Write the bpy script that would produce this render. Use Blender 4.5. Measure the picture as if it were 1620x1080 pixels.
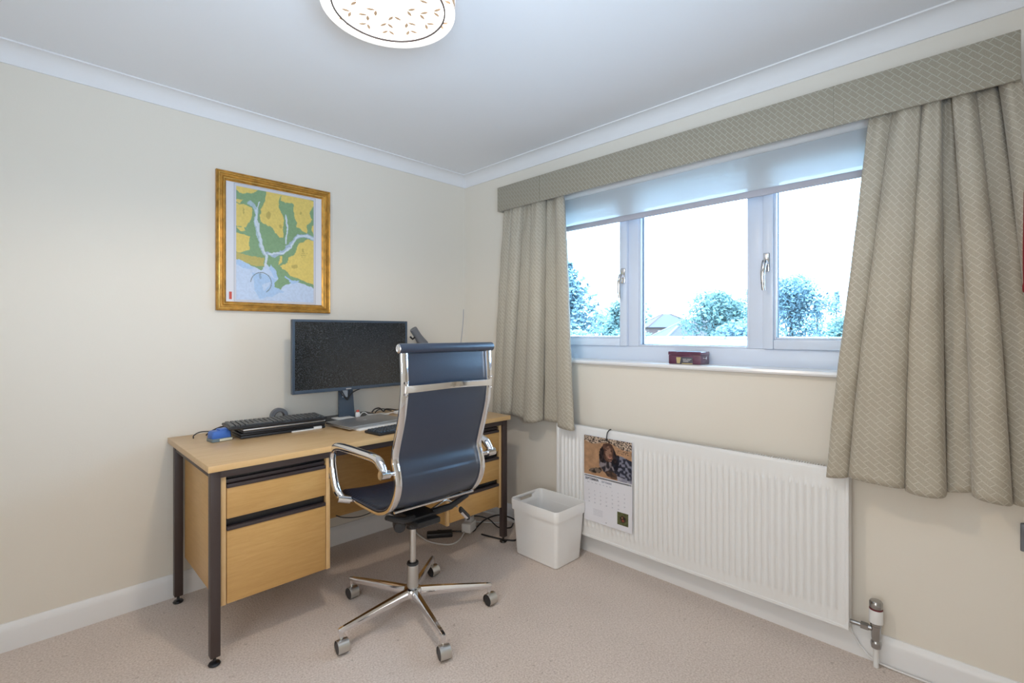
import bpy, bmesh, math, random
import numpy as np
from mathutils import Vector, Matrix
random.seed(7); rng = np.random.default_rng(7)
SC = bpy.context.scene
PI = math.pi
for o in list(bpy.data.objects): bpy.data.objects.remove(o, do_unlink=True)
COL = SC.collection

# ------------------------------------------------------------------ camera
cam = bpy.data.cameras.new('camera'); camo = bpy.data.objects.new('camera', cam); COL.objects.link(camo)
cam.sensor_width = 36.0; cam.lens = 36.0*769.5/1620.0
cam.shift_y = -14.0/1620.0; cam.clip_start = 0.02; cam.clip_end = 400
camo.location = (-2.225, -2.676, 1.21)
camo.rotation_euler = (PI/2, 0, math.radians(44.76-90))
SC.camera = camo

# ------------------------------------------------------------------ world, lights, exposure
W = bpy.data.worlds.new('overcast_sky'); SC.world = W; W.use_nodes = True
bg = W.node_tree.nodes['Background']; bg.inputs[0].default_value = (0.47, 0.75, 1.08, 1); bg.inputs[1].default_value = 12.0
SC.view_settings.view_transform = 'Standard'; SC.view_settings.look = 'None'
SC.view_settings.exposure = 0.06; SC.view_settings.gamma = 1.0; SC.view_settings.use_curve_mapping = False
def area(name, loc, target, size, power, color):
    l = bpy.data.lights.new(name, 'AREA'); l.shape = 'RECTANGLE'; l.size, l.size_y = size; l.energy = power; l.color = color
    o = bpy.data.objects.new(name, l); COL.objects.link(o); o.location = loc
    o.rotation_euler = (Vector(target)-Vector(loc)).to_track_quat('-Z', 'Y').to_euler(); return o
# added fill light behind the camera, brightening the window wall and carpet
area('back_fill', (-3.05, -2.35, 1.05), (0, -1.5, .6), (1.0, 1.8), 12.5, (1.0, 0.96, 0.91)).data.spread = math.radians(150)
# added cool fill beside the camera, aimed up to lift ceiling and corner
area('upward_fill', (-2.2, -2.86, 1.3), (-1.45, -1.6, 2.3), (.5, .4), 18.0, (0.60, 0.80, 1.05)).data.spread = math.radians(115)

# ------------------------------------------------------------------ materials
def nt(name):
    m = bpy.data.materials.new(name); m.use_nodes = True
    n = m.node_tree; b = n.nodes['Principled BSDF']; return m, n, b
def mat(name, col, rough=.5, metal=0., spec=.5, bump=0., bscale=200., var=0., vscale=6., coat=0., emit=0., trans=0.):
    m, n, b = nt(name)
    b.inputs['Base Color'].default_value = (*col, 1); b.inputs['Roughness'].default_value = rough
    b.inputs['Metallic'].default_value = metal; b.inputs['Specular IOR Level'].default_value = spec
    b.inputs['Coat Weight'].default_value = coat
    if emit: b.inputs['Emission Color'].default_value = (*col, 1); b.inputs['Emission Strength'].default_value = emit
    if bump or var:
        tc = n.nodes.new('ShaderNodeTexCoord')
    if bump:
        t = n.nodes.new('ShaderNodeTexNoise'); t.inputs['Scale'].default_value = bscale; t.inputs['Detail'].default_value = 3
        bp = n.nodes.new('ShaderNodeBump'); bp.inputs['Strength'].default_value = bump; bp.inputs['Distance'].default_value = .002
        n.links.new(tc.outputs['Object'], t.inputs['Vector']); n.links.new(t.outputs[0], bp.inputs['Height']); n.links.new(bp.outputs[0], b.inputs['Normal'])
    if var:
        t2 = n.nodes.new('ShaderNodeTexNoise'); t2.inputs['Scale'].default_value = vscale; t2.inputs['Detail'].default_value = 4
        r = n.nodes.new('ShaderNodeValToRGB')
        r.color_ramp.elements[0].position = .3; r.color_ramp.elements[1].position = .7
        r.color_ramp.elements[0].color = (*[max(0, c*(1-var)) for c in col], 1); r.color_ramp.elements[1].color = (*[min(1, c*(1+var)) for c in col], 1)
        n.links.new(tc.outputs['Object'], t2.inputs['Vector']); n.links.new(t2.outputs[0], r.inputs[0]); n.links.new(r.outputs[0], b.inputs['Base Color'])
    return m
def wood(name, c1, c2, rough=.4, scale=(3, 30, 30), coat=0.15):
    m, n, b = nt(name); tc = n.nodes.new('ShaderNodeTexCoord'); mp = n.nodes.new('ShaderNodeMapping'); mp.inputs['Scale'].default_value = scale
    t = n.nodes.new('ShaderNodeTexNoise'); t.inputs['Scale'].default_value = 2.2; t.inputs['Detail'].default_value = 6; t.inputs['Roughness'].default_value = .65; t.inputs['Distortion'].default_value = .6
    r = n.nodes.new('ShaderNodeValToRGB'); r.color_ramp.elements[0].position = .3; r.color_ramp.elements[1].position = .72
    r.color_ramp.elements[0].color = (*c1, 1); r.color_ramp.elements[1].color = (*c2, 1)
    n.links.new(tc.outputs['Object'], mp.inputs[0]); n.links.new(mp.outputs[0], t.inputs[0]); n.links.new(t.outputs[0], r.inputs[0]); n.links.new(r.outputs[0], b.inputs['Base Color'])
    b.inputs['Roughness'].default_value = rough; b.inputs['Coat Weight'].default_value = coat; b.inputs['Coat Roughness'].default_value = .25
    return m
def fabric(name, base, line, trans=0.0):
    """jacquard cloth: brick lattice woven on the bias, driven by cloth UVs in metres"""
    m, n, b = nt(name); uv = n.nodes.new('ShaderNodeUVMap'); mp = n.nodes.new('ShaderNodeMapping'); mp.inputs['Rotation'].default_value = (0, 0, math.radians(48))
    br = n.nodes.new('ShaderNodeTexBrick'); br.inputs['Scale'].default_value = 1.0; br.offset = .5
    br.inputs['Brick Width'].default_value = .036; br.inputs['Row Height'].default_value = .016; br.inputs['Mortar Size'].default_value = .0013; br.inputs['Mortar Smooth'].default_value = .35
    br.inputs['Color1'].default_value = (*base, 1); br.inputs['Color2'].default_value = (*[c*.96 for c in base], 1); br.inputs['Mortar'].default_value = (*line, 1)
    w = n.nodes.new('ShaderNodeTexNoise'); w.inputs['Scale'].default_value = 380; w.inputs['Detail'].default_value = 2
    mx = n.nodes.new('ShaderNodeMixRGB'); mx.blend_type = 'OVERLAY'; mx.inputs[0].default_value = .35
    bp = n.nodes.new('ShaderNodeBump'); bp.inputs['Strength'].default_value = .5; bp.inputs['Distance'].default_value = .0015
    L = n.links.new
    L(uv.outputs[0], mp.inputs[0]); L(mp.outputs[0], br.inputs['Vector']); L(uv.outputs[0], w.inputs['Vector'])
    L(br.outputs['Color'], mx.inputs[1]); L(w.outputs[0], mx.inputs[2]); L(mx.outputs[0], b.inputs['Base Color'])
    L(br.outputs['Fac'], bp.inputs['Height']); L(bp.outputs[0], b.inputs['Normal'])
    b.inputs['Roughness'].default_value = .55; b.inputs['Sheen Weight'].default_value = .25; b.inputs['Specular IOR Level'].default_value = .35
    if trans:
        tr = n.nodes.new('ShaderNodeBsdfTranslucent'); L(mx.outputs[0], tr.inputs[0]); ms = n.nodes.new('ShaderNodeMixShader'); ms.inputs[0].default_value = trans
        L(b.outputs[0], ms.inputs[1]); L(tr.outputs[0], ms.inputs[2]); L(ms.outputs[0], n.nodes['Material Output'].inputs[0])
    return m
def vcol(name, rough=.6, coat=0.):
    m, n, b = nt(name); a = n.nodes.new('ShaderNodeVertexColor'); a.layer_name = 'print'
    n.links.new(a.outputs[0], b.inputs['Base Color']); b.inputs['Roughness'].default_value = rough; b.inputs['Coat Weight'].default_value = coat; return m
def carpet():
    m, n, b = nt('carpet_beige'); L = n.links.new; tc = n.nodes.new('ShaderNodeTexCoord')
    def noise(s, d=3):
        t = n.nodes.new('ShaderNodeTexNoise'); t.inputs['Scale'].default_value = s; t.inputs['Detail'].default_value = d; L(tc.outputs['Object'], t.inputs['Vector']); return t
    a = noise(150, 5); r = n.nodes.new('ShaderNodeValToRGB'); r.color_ramp.elements[0].position = .3; r.color_ramp.elements[1].position = .68
    r.color_ramp.elements[0].color = (.58, .475, .405, 1); r.color_ramp.elements[1].color = (.83, .725, .655, 1); L(a.outputs[0], r.inputs[0])
    c = noise(3.0, 4); r3 = n.nodes.new('ShaderNodeValToRGB'); r3.color_ramp.elements[0].position = .35; r3.color_ramp.elements[1].position = .7
    r3.color_ramp.elements[0].color = (.93, .93, .93, 1); r3.color_ramp.elements[1].color = (1, 1, 1, 1); L(c.outputs[0], r3.inputs[0])
    f = noise(42, 2); r2 = n.nodes.new('ShaderNodeValToRGB'); r2.color_ramp.elements[0].position = .67; r2.color_ramp.elements[1].position = .74
    r2.color_ramp.elements[0].color = (0, 0, 0, 1); r2.color_ramp.elements[1].color = (.42, .42, .42, 1); L(f.outputs[0], r2.inputs[0])
    m1 = n.nodes.new('ShaderNodeMixRGB'); m1.blend_type = 'MULTIPLY'; m1.inputs[0].default_value = 1; L(r.outputs[0], m1.inputs[1]); L(r3.outputs[0], m1.inputs[2])
    m2 = n.nodes.new('ShaderNodeMixRGB'); m2.inputs[2].default_value = (.30, .22, .17, 1); L(r2.outputs[0], m2.inputs[0]); L(m1.outputs[0], m2.inputs[1])
    L(m2.outputs[0], b.inputs['Base Color']); b.inputs['Roughness'].default_value = .95; b.inputs['Specular IOR Level'].default_value = .1; b.inputs['Sheen Weight'].default_value = .3
    bp = n.nodes.new('ShaderNodeBump'); bp.inputs['Strength'].default_value = .6; bp.inputs['Distance'].default_value = .004
    L(a.outputs[0], bp.inputs['Height']); L(bp.outputs[0], b.inputs['Normal']); return m
def glass():
    m, n, b = nt('window_glass'); tr = n.nodes.new('ShaderNodeBsdfTransparent'); gl = n.nodes.new('ShaderNodeBsdfGlossy'); gl.inputs['Roughness'].default_value = .02
    fr = n.nodes.new('ShaderNodeFresnel'); fr.inputs[0].default_value = 1.35; ms = n.nodes.new('ShaderNodeMixShader'); L = n.links.new
    tr.inputs[0].default_value = (.96, .98, .98, 1)
    L(fr.outputs[0], ms.inputs[0]); L(tr.outputs[0], ms.inputs[1]); L(gl.outputs[0], ms.inputs[2]); L(ms.outputs[0], n.nodes['Material Output'].inputs[0]); return m
def sheer():
    m, n, b = nt('blind_fabric'); L = n.links.new; b.inputs['Base Color'].default_value = (.86, .89, .90, 1); b.inputs['Roughness'].default_value = .9
    tl = n.nodes.new('ShaderNodeBsdfTranslucent'); tl.inputs[0].default_value = (.8, .84, .85, 1); tr = n.nodes.new('ShaderNodeBsdfTransparent')
    a = n.nodes.new('ShaderNodeMixShader'); a.inputs[0].default_value = .35; c = n.nodes.new('ShaderNodeMixShader'); c.inputs[0].default_value = .22
    L(b.outputs[0], a.inputs[1]); L(tl.outputs[0], a.inputs[2]); L(a.outputs[0], c.inputs[1]); L(tr.outputs[0], c.inputs[2]); L(c.outputs[0], n.nodes['Material Output'].inputs[0]); return m
def screen():
    m, n, b = nt('matte_screen'); L = n.links.new; tc = n.nodes.new('ShaderNodeTexCoord'); t = n.nodes.new('ShaderNodeTexNoise'); t.inputs['Scale'].default_value = 330; t.inputs['Detail'].default_value = 2
    r = n.nodes.new('ShaderNodeValToRGB'); r.color_ramp.elements[0].position = .50; r.color_ramp.elements[1].position = .78
    r.color_ramp.elements[0].color = (.003, .005, .007, 1); r.color_ramp.elements[1].color = (.14, .15, .16, 1)  # pale specks painted into the base colour as sparkle on the screen
    L(tc.outputs['Object'], t.inputs['Vector']); L(t.outputs[0], r.inputs[0]); L(r.outputs[0], b.inputs['Base Color'])
    bp = n.nodes.new('ShaderNodeBump'); bp.inputs['Strength'].default_value = .35; bp.inputs['Distance'].default_value = .001
    L(t.outputs[0], bp.inputs['Height']); L(bp.outputs[0], b.inputs['Normal']); b.inputs['Roughness'].default_value = .2; b.inputs['Specular IOR Level'].default_value = .8; return m
def leather(name, bump_ribs=False):
    m, n, b = nt(name); L = n.links.new; b.inputs['Base Color'].default_value = (.016, .024, .044, 1); b.inputs['Roughness'].default_value = .36; b.inputs['Specular IOR Level'].default_value = .8; b.inputs["Coat Weight"].default_value = .8; b.inputs['Coat Roughness'].default_value = .3; b.inputs['Coat Tint'].default_value = (.8, .9, 1, 1)
    tc = n.nodes.new('ShaderNodeTexCoord'); v = n.nodes.new('ShaderNodeTexVoronoi'); v.inputs['Scale'].default_value = 420
    bp = n.nodes.new('ShaderNodeBump'); bp.inputs['Strength'].default_value = .3; bp.inputs['Distance'].default_value = .0008
    L(tc.outputs['Object'], v.inputs['Vector']); L(v.outputs[0], bp.inputs['Height']); L(bp.outputs[0], b.inputs['Normal']); return m

M = dict(
 wall=mat('wall_cream', (.80, .75, .66), .85, spec=.2, bump=.12, bscale=160),
 ceil=mat('ceiling_white', (.86, .875, .905), .9, spec=.15, bump=.08, bscale=200),
 cove=mat('coving_white', (.84, .84, .85), .7, spec=.25),
 skirt=mat('skirting_gloss', (.84, .84, .84), .35),
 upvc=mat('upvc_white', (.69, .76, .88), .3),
 sill=mat('sill_gloss', (.86, .86, .87), .22),
 gasket=mat('gasket_dark', (.08, .10, .14), .6),
 carpet=carpet(), glass=glass(), sheer=sheer(), screen=screen(), leather=leather('black_leather'),
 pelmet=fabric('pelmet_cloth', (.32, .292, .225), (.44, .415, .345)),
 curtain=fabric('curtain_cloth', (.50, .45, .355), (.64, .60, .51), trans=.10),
 beech=wood('beech_veneer', (.54, .305, .095), (.63, .375, .135), .38, (4, 4, 40)),
 beechtop=wood('beech_top', (.56, .36, .17), (.66, .45, .24), .33, (3, 30, 30)),
 beechedge=wood('beech_lipping', (.66, .42, .18), (.74, .50, .25), .45, (3, 30, 3)),
 brown=mat('brown_painted_steel', (.055, .038, .035), .45),
 darkbrown=mat('dark_brown_plastic', (.045, .033, .033), .4),
 black=mat('black_plastic', (.018, .019, .022), .42),
 blackgloss=mat('black_gloss', (.012, .013, .016), .2),
 grey=mat('grey_plastic', (.16, .17, .19), .4),
 bezel=mat('bezel_black', (.06, .085, .12), .25),
 chrome=mat('chrome', (.80, .80, .82), .09, 1.0),
 brushed=mat('brushed_steel', (.62, .61, .58), .28, 1.0),
 gun=mat('gunmetal_chrome', (.42, .42, .42), .2, 1.0),
 alu=mat('silver_aluminium', (.55, .55, .55), .38, .85),
 white=mat('white_plastic', (.80, .80, .79), .38),
 bin=mat('bin_plastic', (.90, .895, .88), .35),
 rad=mat('radiator_enamel', (.83, .83, .82), .32),
 slot=mat('grille_shadow', (.10, .09, .07), .8),
 gold=mat('gilt_moulding', (.50, .25, .045), .36, .55, var=.35, vscale=30, bump=.3, bscale=120),
 gold2=mat('gilt_highlight', (.72, .45, .12), .28, .6, var=.25, vscale=40),
 paper=mat('chart_paper', (.74, .75, .80), .7),
 line=mat('ink_line', (.18, .19, .22), .7), ink=mat('black_ink', (.05, .05, .07), .7), faint=mat('grey_ink', (.34, .35, .42), .7),
 red=mat('red_ink', (.62, .10, .07), .6), print=vcol('printed_sheet', .5), photo=vcol('glossy_photo', .35),
 calpaper=mat('calendar_paper', (.78, .78, .83), .6),
 blue=mat('blue_plastic', (.055, .16, .52), .4), smoke=mat('smoked_base', (.16, .22, .25), .15), cream=mat('cream_base', (.66, .64, .50), .4),
 mahog=wood('mahogany', (.085, .022, .055), (.14, .035, .085), .3, (3, 20, 20), .5),
 tan=mat('lamp_leaf', (.52, .34, .20), .7), shade=mat('lamp_shade_cloth', (.62, .40, .24), .8),
 diff=mat('lamp_diffuser', (1, .975, .93), .6, emit=1.6),
 inner=mat('shade_lining', (1, .95, .88), .6, emit=.75),
 redcloth=mat('red_cloth', (.22, .006, .012), .8),
 leafdark=mat('conifer_needles', (.18, .265, .30), .9, var=.25, vscale=.8), leaf=mat('leaf_green', (.17, .26, .245), .9, var=.45, vscale=.8),
 leaflight=mat('leaf_pale', (.22, .30, .26), .9, var=.4, vscale=.8), bark=mat('bark', (.10, .085, .075), .9),
 roof=mat('roof_tiles_grey', (.095, .082, .10), .8, var=.1, vscale=4), roofp=mat('roof_tiles_pink', (.095, .078, .08), .8, var=.1, vscale=4), brick=mat('brick_pale', (.14, .085, .075), .9, var=.15, vscale=5),
 render=mat('render_pale', (.24, .22, .20), .9), grass=mat('lawn', (.08, .11, .06), 1., var=.3, vscale=.5), felt=mat('flat_roof_pale', (.20, .20, .20), .6),
)

# ------------------------------------------------------------------ mesh helpers
class B:
    def __init__(s): s.bm = bmesh.new()
    def box(s, lo, hi, bev=0., rot=None, seg=2):
        t = bmesh.new(); bmesh.ops.create_cube(t, size=1)
        c = [(a+b)/2 for a, b in zip(lo, hi)]; d = [abs(b-a) for a, b in zip(lo, hi)]
        for v in t.verts: v.co = Vector((v.co.x*d[0], v.co.y*d[1], v.co.z*d[2]))
        if bev: bmesh.ops.bevel(t, geom=t.edges[:], offset=min(bev, min(d)*.49), segments=seg, affect='EDGES', profile=.5)
        if rot is not None:
            for v in t.verts: v.co = rot @ v.co
        for v in t.verts: v.co += Vector(c)
        s.merge(t); return s
    def merge(s, t):
        mp = {v: s.bm.verts.new(v.co) for v in t.verts}
        for f in t.faces:
            try: s.bm.faces.new([mp[v] for v in f.verts])
            except ValueError: pass
        t.free()
    def tube(s, pts, r, n=10, cap=True, flat=None, closed=False):
        """round (or flat=(w,h)) section swept along a polyline; r scalar or list"""
        P = [Vector(p) for p in pts]; N = len(P); rs = r if isinstance(r, (list, tuple)) else [r]*N
        rings = []; up = None
        for i in range(N):
            if closed: t = (P[(i+1) % N]-P[i-1])
            else: t = (P[min(i+1, N-1)]-P[max(i-1, 0)])
            t.normalize()
            if up is None:
                up = Vector((0, 0, 1)) if abs(t.z) < .9 else Vector((1, 0, 0))
            a = up - t*up.dot(t)
            if a.length < 1e-4: a = t.orthogonal()
            a.normalize(); b = t.cross(a); up = a
            ring = []
            for k in range(n):
                an = 2*PI*k/n
                ring.append(s.bm.verts.new(P[i]+a*math.cos(an)*rs[i]+b*math.sin(an)*rs[i]))
            rings.append(ring)
        for i in range(N if closed else N-1):
            A, C2 = rings[i], rings[(i+1) % N]
            for k in range(n): s.bm.faces.new((A[k], A[(k+1) % n], C2[(k+1) % n], C2[k]))
        if cap and not closed: s.bm.faces.new(rings[0][::-1]); s.bm.faces.new(rings[-1])
        return s
    def cyl(s, p0, p1, r0, r1=None, n=24): return s.tube([p0, p1], [r0, r0 if r1 is None else r1], n)
    def lathe(s, prof, c=(0, 0, 0), n=32, axis=None):
        c = Vector(c); q = Vector((0, 0, 1)).rotation_difference(Vector(axis).normalized()) if axis is not None else None
        rings = []
        for (r, z) in prof:
            ring = []
            for k in range(n):
                v = Vector((r*math.cos(2*PI*k/n), r*math.sin(2*PI*k/n), z))
                if q: v = q @ v
                ring.append(s.bm.verts.new(c+v))
            rings.append(ring)
        for A, C2 in zip(rings, rings[1:]):
            for k in range(n): s.bm.faces.new((A[k], A[(k+1) % n], C2[(k+1) % n], C2[k]))
        for ring, (r, z) in ((rings[0], prof[0]), (rings[-1], prof[-1])):
            if r > 1e-5 and prof[0] != prof[-1]: s.bm.faces.new(ring)
        return s
    def poly(s, pts, ext):
        """polygon extruded by the vector ext"""
        a = [s.bm.verts.new(p) for p in pts]; b = [s.bm.verts.new(Vector(p)+Vector(ext)) for p in pts]; n = len(a)
        s.bm.faces.new(a[::-1]); s.bm.faces.new(b)
        for i in range(n): s.bm.faces.new((a[i], a[(i+1) % n], b[(i+1) % n], b[i]))
        return s
    def sweeprect(s, path, w, tfun, x0):
        """flat bar of width w (x) and thickness tfun swept along a (y,z) path at x=x0, rounded a little"""
        rings = []; N = len(path)
        for i, (y, z) in enumerate(path):
            y0, z0 = path[max(i-1, 0)]; y1, z1 = path[min(i+1, N-1)]; t = Vector((y1-y0, z1-z0)).normalized(); nrm = Vector((-t.y, t.x))
            h = tfun
            sec = []
            for k in range(12):
                an = 2*PI*k/12; cx = math.copysign(abs(math.cos(an))**.45, math.cos(an)); sx = math.copysign(abs(math.sin(an))**.45, math.sin(an))
                sec.append((x0+cx*w/2, y+nrm.x*sx*h/2, z+nrm.y*sx*h/2))
            rings.append([s.bm.verts.new(p) for p in sec])
        for A, C2 in zip(rings, rings[1:]):
            for k in range(12): s.bm.faces.new((A[k], A[(k+1) % 12], C2[(k+1) % 12], C2[k]))
        s.bm.faces.new(rings[0][::-1]); s.bm.faces.new(rings[-1]); return s
def obj(name, b, m, parent=None, loc=None, smooth=35, rotz=0):
    me = bpy.data.meshes.new(name); bm = b.bm if isinstance(b, B) else b
    bmesh.ops.recalc_face_normals(bm, faces=bm.faces[:]); bm.to_mesh(me); bm.free()
    if smooth:
        for p in me.polygons: p.use_smooth = True
        me.set_sharp_from_angle(angle=math.radians(smooth))
    me.materials.append(m)
    o = bpy.data.objects.new(name, me); COL.objects.link(o); o.parent = parent
    if loc: o.location = loc
    if rotz: o.rotation_euler[2] = rotz
    return o
def tag(o, label, cat, group=None):
    o['label'] = label; o['category'] = cat
    if group: o['group'] = group
    return o
def thing(name, label, cat, loc=(0, 0, 0), rotz=0, group=None):
    o = bpy.data.objects.new(name, None); COL.objects.link(o); o.location = loc; o.rotation_euler = (0, 0, rotz); o.empty_display_size = .1
    return tag(o, label, cat, group)
def struct(name, b, m, parent=None, **k):
    o = obj(name, b, m, parent, **k)
    if parent is None: o['kind'] = 'structure'
    return o
def smoothpath(pts, n=8):
    """Catmull-Rom through points"""
    P = [Vector(p) for p in pts]; out = []
    for i in range(len(P)-1):
        a = P[i-1] if i else P[0]*2-P[1]; b, c = P[i], P[i+1]; d = P[i+2] if i+2 < len(P) else P[-1]*2-P[-2]
        for k in range(n):
            t = k/n; out.append(.5*((2*b)+(c-a)*t+(2*a-5*b+4*c-d)*t*t+(3*b-a-3*c+d)*t**3))
    out.append(P[-1]); return out
def raster_plane(name, arr, origin, ux, uz, m, parent):
    """flat printed sheet: one vertex per sample of arr (rows from top), colours stored on the vertices"""
    H, Wd, _ = arr.shape; o = Vector(origin); ux = Vector(ux); uz = Vector(uz)
    vs = [tuple(o+ux*(i/(Wd-1))-uz*(j/(H-1))) for j in range(H) for i in range(Wd)]
    fs = [(j*Wd+i, (j+1)*Wd+i, (j+1)*Wd+i+1, j*Wd+i+1) for j in range(H-1) for i in range(Wd-1)]
    me = bpy.data.meshes.new(name); me.from_pydata(vs, [], fs); me.materials.append(m)
    a = me.color_attributes.new('print', 'FLOAT_COLOR', 'POINT'); c = np.ones((H*Wd, 4), np.float32); c[:, :3] = arr.reshape(-1, 3)
    a.data.foreach_set('color', c.ravel())
    ob = bpy.data.objects.new(name, me); COL.objects.link(ob); ob.parent = parent; return ob
def lin(r, g, b): return np.array([((c/255.)/12.92 if c/255. < .04045 else (((c/255.)+.055)/1.055)**2.4) for c in (r, g, b)])
def inpoly(X, Y, P):
    r = np.zeros(X.shape, bool); n = len(P)
    for i in range(n):
        x1, y1 = P[i]; x2, y2 = P[(i+1) % n]
        if y1 == y2: continue
        c = ((Y < y1) != (Y < y2)) & (X < (x2-x1)*(Y-y1)/(y2-y1)+x1); r ^= c
    return r
def nearline(X, Y, P, w):
    d = np.full(X.shape, 1e9)
    for (x1, y1), (x2, y2) in zip(P, P[1:]):
        dx, dy = x2-x1, y2-y1; t = np.clip(((X-x1)*dx+(Y-y1)*dy)/(dx*dx+dy*dy+1e-9), 0, 1)
        d = np.minimum(d, np.hypot(X-x1-t*dx, Y-y1-t*dy))
    return d < w
def vnoise(H, Wd, cells):
    g = rng.random((int(cells*H/Wd)+2, cells+2)); y = np.linspace(0, g.shape[0]-1.001, H); x = np.linspace(0, g.shape[1]-1.001, Wd)
    yi, xi = y.astype(int), x.astype(int); fy, fx = (y-yi)[:, None], (x-xi)[None, :]
    return (g[yi][:, xi]*(1-fy)*(1-fx)+g[yi+1][:, xi]*fy*(1-fx)+g[yi][:, xi+1]*(1-fy)*fx+g[yi+1][:, xi+1]*fy*fx)
def textmesh(name, body, size, m, parent, loc, rot, bold=False, spacing=1., ext=.0002):
    cu = bpy.data.curves.new(name, 'FONT'); cu.body = body; cu.size = size; cu.extrude = ext; cu.space_character = spacing; cu.resolution_u = 2
    if bold: cu.offset = size*.03
    t = bpy.data.objects.new(name, cu); COL.objects.link(t)
    dg = bpy.context.evaluated_depsgraph_get(); dg.update(); me = bpy.data.meshes.new_from_object(t.evaluated_get(dg)); bpy.data.objects.remove(t)
    me.materials.clear(); me.materials.append(m); o = bpy.data.objects.new(name, me); COL.objects.link(o); o.parent = parent; o.location = loc; o.rotation_euler = rot; return o

# ------------------------------------------------------------------ room shell
XB, YB, H = -3.20, -3.00, 2.304      # room extents (corner of the two visible walls is the origin)
WY0, WY1, WZ0, WZ1 = -2.52, -.69, 1.035, 2.05   # window opening
struct('floor', B().box((XB-.2, YB-.2, -.12), (.25, .2, 0)), M['carpet'])
struct('ceiling', B().box((XB-.2, YB-.2, H), (.25, .2, H+.12)), M['ceil'])
struct('wall_left', B().box((XB-.2, 0, 0), (.25, .2, H)), M['wall'])
b = B(); b.box((0, YB-.2, 0), (.25, WY0, H)); b.box((0, WY1, 0), (.25, 0, H)); b.box((0, WY0, 0), (.25, WY1, WZ0)); b.box((0, WY0, WZ1), (.25, WY1, H))
struct('wall_right', b, M['wall'])
struct('wall_back', B().box((XB-.2, YB-.2, 0), (XB, 0, H)), M['wall'])
struct('wall_front', B().box((XB, YB-.2, 0), (0, YB, H)), M['wall'])
def skirt(p0, p1, inward):
    """skirting with a rounded top, run from p0 to p1"""
    prof = [(0, 0), (.016, 0), (.016, .075), (.0135, .088), (.009, .095), (.005, .103), (0, .104)]
    b = B(); i = Vector(inward); bm = b.bm
    A = [bm.verts.new(Vector(p0)+i*d+Vector((0, 0, z))) for d, z in prof]; C = [bm.verts.new(Vector(p1)+i*d+Vector((0, 0, z))) for d, z in prof]
    for k in range(len(prof)-1): bm.faces.new((A[k], A[k+1], C[k+1], C[k]))
    bm.faces.new(A); bm.faces.new(C[::-1]); return b
struct('baseboard_left', skirt((XB, 0, 0), (0, 0, 0), (0, -1, 0)), M['skirt'])
struct('baseboard_right', skirt((0, YB, 0), (0, -.016, 0), (-1, 0, 0)), M['skirt'])
struct('baseboard_back', skirt((XB, YB, 0), (XB, -.016, 0), (1, 0, 0)), M['skirt'])
struct('baseboard_front', skirt((XB+.016, YB, 0), (-.016, YB, 0), (0, 1, 0)), M['skirt'])
def coving(p0, p1, inward, m0, m1):
    """concave plaster cove; m0/m1 mitre the ends"""
    w = .069; prof = [(0, 0), (.006, -.0), (.006, .006)]
    for k in range(9):
        a = PI/2*k/8; prof.append((.006+(w-.012)*(1-math.cos(a)), .006+(w-.012)*math.sin(a)))
    prof += [(w-.006, w-.006), (w, w-.006), (w, w)]
    b = B(); i = Vector(inward); bm = b.bm; al = (Vector(p1)-Vector(p0)).normalized()
    A = [bm.verts.new(Vector(p0)+al*d*m0+i*d+Vector((0, 0, z))) for d, z in prof]; C = [bm.verts.new(Vector(p1)-al*d*m1+i*d+Vector((0, 0, z))) for d, z in prof]
    for k in range(len(prof)-1): bm.faces.new((A[k], A[k+1], C[k+1], C[k]))
    return b
zc = H-.069
struct('trim_1', coving((XB, 0, zc), (0, 0, zc), (0, -1, 0), 1, 1), M['cove'])
struct('trim_2', coving((0, 0, zc), (0, YB, zc), (-1, 0, 0), 1, 1), M['cove'])
struct('trim_3', coving((XB, YB, zc), (XB, 0, zc), (1, 0, 0), 1, 1), M['cove'])
struct('trim_4', coving((0, YB, zc), (XB, YB, zc), (0, 1, 0), 1, 1), M['cove'])

# ------------------------------------------------------------------ window
win = bpy.data.objects.new('window_1', None); COL.objects.link(win); win['kind'] = 'structure'
FX, SX, GX = .10, .083, .128
def frame_rect(b, x0, x1, y0, y1, z0, z1, w, wb=None, wt=None, bev=.004):
    wb = wb or w; wt = wt or w
    b.box((x0, y0, z0), (x1, y0+w, z1), bev); b.box((x0, y1-w, z0), (x1, y1, z1), bev)
    b.box((x0, y0+w, z0), (x1, y1-w, z0+wb), bev); b.box((x0, y0+w, z1-wt), (x1, y1-w, z1), bev)
b = B(); frame_rect(b, FX, FX+.07, WY0, WY1, 1.055, 2.05, .045, .082, .07)
b.box((FX, -1.948, 1.137), (FX+.07, -1.885, 1.98), .004); b.box((FX, -1.325, 1.137), (FX+.07, -1.262, 1.98), .004)
obj('frame', b, M['upvc'], win)
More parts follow.
